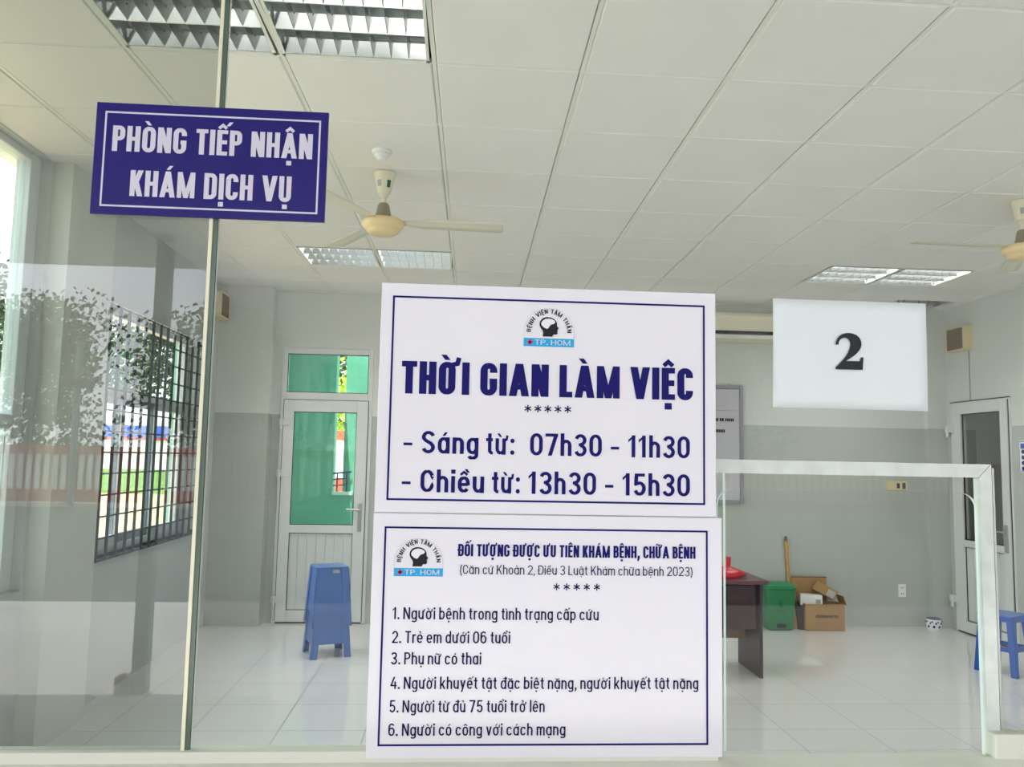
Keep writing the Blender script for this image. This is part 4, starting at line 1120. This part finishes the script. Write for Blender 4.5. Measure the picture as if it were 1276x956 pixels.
b = MB(); b.prism([(-.030, .03, 0), (.012, .03, 0), (-.014, .03, .22), (-.030, .03, .235)], (0, 1, 0), .07); b.build('brown_sheet', M['card'], fl)
b = MB(); b.prism([(.014, .0, 0), (.056, .0, 0), (.054, .0, .19), (.02, .0, .215), (-.010, .0, .225)], (0, 1, 0), .09); b.build('dark_sheet', M['dark_brown'], fl)  # dark sheet fills the gap between bin and box
stk = thing('broom_stick', 'pale wooden stick with grey tip leaning on the back wall behind the bin', 'stick', (3.272, 7.788, 0))
b = MB(); b.tube((0, 0, 0), (-.050, .002, .815), .017, 12); b.build('shaft', M['wood'], stk)
b = MB(); b.tube((-.050, .002, .815), (-.0525, .002, .858), .0165, 12, 0, .011); b.build('tip', M['greytip'], stk)

pot = thing('blue_white_pot', 'small blue and white pot on the floor in the right rear corner', 'pot', (4.635, 7.69, 0))
MB().lathe((0, 0, 0), [(.058, 0), (.068, .02), (.07, .06), (.064, .10), (.058, .11), (.05, .108), (.046, .06), (.0, .05)], 28).build('pot_body', M['ceramic'], pot)
b = MB()
for k in range(9):
    a = k*2*math.pi/9; Rz = Matrix.Rotation(a, 3, 'Z')
    for (u, z0, du, dz) in ((0, .035, .014, .016), (.018, .066, .010, .012), (-.016, .078, .012, .008)):
        b.add([Rz @ Vector((.0712, u-du, z0-dz*.4)), Rz @ Vector((.0714, u, z0-dz)), Rz @ Vector((.0712, u+du, z0)), Rz @ Vector((.0714, u, z0+dz))], [(0, 1, 2, 3)])
b.build('blue_pattern', M['cobalt'], pot)
MB().lathe((0, 0, 0), [(.0655, .100), (.0648, .104), (.060, .109)], 28).build('blue_rim', M['cobalt'], pot)

# ------------------------------------------------------------------ outdoors, in front of the glass (seen mirrored in it)
GZ = -0.12
struct(MB().box(-14, 9, -2.65, 1.36, GZ-.2, GZ+.02).build('porch_floor', M['porch']), 'grey porch floor in front of the glass', 'floor')
struct(MB().box(-40, 30, -6.6, -2.65, GZ-.2, GZ).build('pavement', M['concrete']), 'pale concrete pavement outside', 'pavement')
struct(MB().box(-60, 50, -23, -6.6, GZ-.3, GZ-.08).build('road', M['asphalt']), 'grey road outside', 'road')
struct(MB().box(-60, 50, -23.5, -23.0, GZ-.3, GZ+.05).build('kerb', M['kerb']), 'pale kerb on the far side of the road', 'kerb')
struct(MB().box(-60, 50, -60, -23.5, GZ-.3, GZ).build('verge', M['grass']), 'grass beyond the road', 'ground')
b = MB(); b.box(-14, -2.2, -4.2, 1.36, 3.15, 3.4); b.box(-2.2, 9, -4.2, 1.36, 3.15, 3.4);
struct(b.build('canopy', M['canopy']), 'flat canopy over the porch', 'canopy')
MBp = MB().box(-.05, .05, -.05, .05, 0, 3.27); pst = thing('porch_post', 'blue-grey steel post at the porch edge, mirrored in the left pane', 'post', (-2.17, -3.1, GZ))
MBp.build('shaft', M['post'], pst, .006); MB().box(-.16, -.05, -.06, .06, 0, .12).build('foot', M['maroon_light'], pst, .01)
stool_open((-4.75, -4.6, GZ), .4, 'pale blue plastic stool out on the pavement, mirrored in the left pane', M['blue_stool'])

fn = thing('street_fence', 'red and white street fence across the road, mirrored in the left pane', 'fence', (-14, -24.0, GZ))
b = MB()
for k in range(244): b.box(-26+k*.267, -26+k*.267+.155, .13, .17, .42, 1.52)
b.build('white_slats', M['fence_white'], fn)
b = MB(); b.box(-26.2, 39.2, .10, .2, 0, .42); b.box(-26.2, 39.2, .10, .2, 1.52, 1.80); b.box(-26.2, 39.2, .06, .10, 0, 1.7); b.build('red_rails', M['fence_red'], fn)

def tree(loc, h, r, leafm, label, n=900, seed=1):
    t = thing('tree', label, 'tree', loc, 0, 'trees outside')
    b = MB(); b.tube((0, 0, 0), (.1, 0, h*.55), .16, 8, 0, .09); b.tube((.1, 0, h*.5), (.8, .3, h*.75), .08, 6, 0, .04); b.tube((.1, 0, h*.5), (-.7, -.2, h*.78), .08, 6, 0, .04)
    b.build('trunk', M['bark'], t)
    rg = random.Random(seed); b = MB(); blobs = [(rg.uniform(-r, r)*.6, rg.uniform(-r, r)*.6, h*rg.uniform(.32, .86), r*rg.uniform(.38, .6)) for _ in range(16)]
    for i in range(n):
        bx_, by_, bz_, br = rg.choice(blobs)
        d = Vector((rg.gauss(0, 1), rg.gauss(0, 1), rg.gauss(0, 1))).normalized()*br*rg.uniform(.6, 1.05)
        c = Vector((bx_, by_, bz_))+d; s_ = rg.uniform(.07, .15)*max(1, r/3.0)
        a = Vector((rg.gauss(0, 1), rg.gauss(0, 1), rg.gauss(0, 1))).normalized(); e = a.orthogonal().normalized(); f_ = a.cross(e)
        b.add([c-e*s_, c+f_*s_*.6, c+e*s_, c-f_*s_*.6], [(0, 1, 2, 3)])
    b.build('foliage', leafm, t)
    return t
k = 0
for (x, y, h, r) in ((-23, -29, 6.6, 3.2), (-16.2, -29, 7.4, 3.2), (-9.6, -29, 6.8, 3.2), (-2.6, -29, 6.4, 3.0), (3.6, -29, 6.8, 3.2), (10.2, -29, 7, 3.2)):
    tree((x, y, GZ), h, r, M['leaf'], 'leafy green tree across the road behind the red and white fence', 9000, 20+k); k += 1
pl = thing('street_pole', 'grey street pole with a short crossboard, mirrored in the left pane', 'pole', (-11.6, -22.6, GZ))
MB().tube((0, 0, 0), (0, 0, 5.0), .10, 10).build('shaft', M['post'], pl)
MB().box(-.55, .55, .101, .16, 3.55, 3.78).build('crossboard', M['dark'], pl)

# left side outdoors, seen through the windows
struct(MB().box(-60, -2.42, 1.36, 33.5, GZ-.3, GZ-.03).build('side_ground', M['paving']), 'tan paving outside the left windows', 'ground')
b = MB(); b.add([(-60, 33.5, GZ-.03), (20, 33.5, GZ-.03), (20, 38, .72), (-60, 38, .72)], [(0, 1, 2, 3)]); b.prism([(-60, 33.5, GZ-.04), (-60, 38, GZ-.04), (-60, 38, .71)], (1, 0, 0), 80)
struct(b.build('lawn', M['grass']), 'green lawn bank beyond the paving', 'lawn')
bw = thing('boundary_wall', 'white boundary wall with red coping seen through the grilled window', 'wall', (-14, 38.4, .6))
MB().box(-46, 34, 0, .3, 0, 1.45).build('wall_face', M['outwall'], bw); MB().box(-46, 34, -.05, .35, 1.45, 1.58).build('coping', M['outred'], bw)
bh = thing('far_building', 'low white building with a blue band behind the boundary wall', 'building', (-14, 42, .5))
MB().box(-30, 28, 0, 6, 0, 3.4).build('walls', M['outwall'], bh); MB().box(-4.0, 2.5, -.06, 0, 1.62, 2.32).build('blue_band', M['outblue'], bh)
for k, (x, y, h, r) in enumerate(((-46, 58, 14, 5.4), (-34.5, 58, 15, 5.4), (-23, 58, 14, 5.4), (-11.5, 58, 15, 5.4), (0, 58, 14, 5.4), (11, 58, 14, 5.4))):
    tree((x, y, 0), h, r, M['leaf'], 'tall green tree behind the far white building', 8000, 50+k)

# behind the back door: mint-walled passage
struct(MB().box(-2.6, 5.2, YB+.16, 36, GZ-.1, -.02).build('passage_floor', M['concrete']), 'pale passage floor behind the back door', 'floor')
b = MB(); b.box(-2.6, -1.43, 9.6, 9.8, 0, 4.2)          # shaded wall facing the door
b.box(-2.75, -2.6, YB+.16, 9.8, 0, 4.2)  # unseen side wall added to keep sky light out of the passage
b.box(-1.43, -1.20, 9.6, 9.72, 0, 1.10)
b.prism([(-1.335, 9.74, 0), (-.55, 9.40, 0), (-.55, 9.74, 0), (-1.335, 9.85, 0)], (0, 0, 1), 4.2)
struct(b.build('passage_wall', M['mint']), 'mint green passage wall behind the back door', 'wall')
struct(MB().box(-1.43, -1.20, 9.57, 9.735, 1.10, 1.135).build('parapet_cap', M['outwall']), 'white cap on the mint parapet behind the back door', 'wall')
struct(MB().box(-2.6, -1.42, YB+.16, 9.59, 2.95, 3.1).build('passage_shade_roof', M['mint']), 'added unseen roof shading the left half of the passage', 'roof')  # unseen roof added to put the mint wall in shade
rl = thing('passage_railing', 'dark blue railing on a mint parapet seen through the back door', 'railing', (-1.43, 9.65, 1.135))
b = MB()
b.tube((.0, 0, .21), (.21, 0, .235), .011, 8); b.tube((.0, 0, .14), (.16, 0, .155), .008, 8); b.tube((.0, 0, .07), (.16, 0, .08), .008, 8)
b.build('rail', M['cobalt'], rl)
for x in (.045, .155): MB().tube((x, 0, 0), (x, 0, .225), .009, 8).build('baluster', M['cobalt'], rl)
oh = thing('distant_house', 'white house with red roof and red base seen through the back door', 'building', (-3.2, 22, 0))
MB().box(-3, 2, 0, 3, 0, .95).build('base', M['outred'], oh); MB().box(-3, 2, 0, 3, .95, 1.95).build('walls', M['outwall'], oh); MB().box(-3.1, 2.1, -.2, 3.2, 1.95, 2.2).build('roof', M['outred'], oh)
tree((-4.4, 31, 0), 5.2, 2.2, M['leaf_y'], 'bright yellow-green tree seen through the back door glass', 2200, 90)
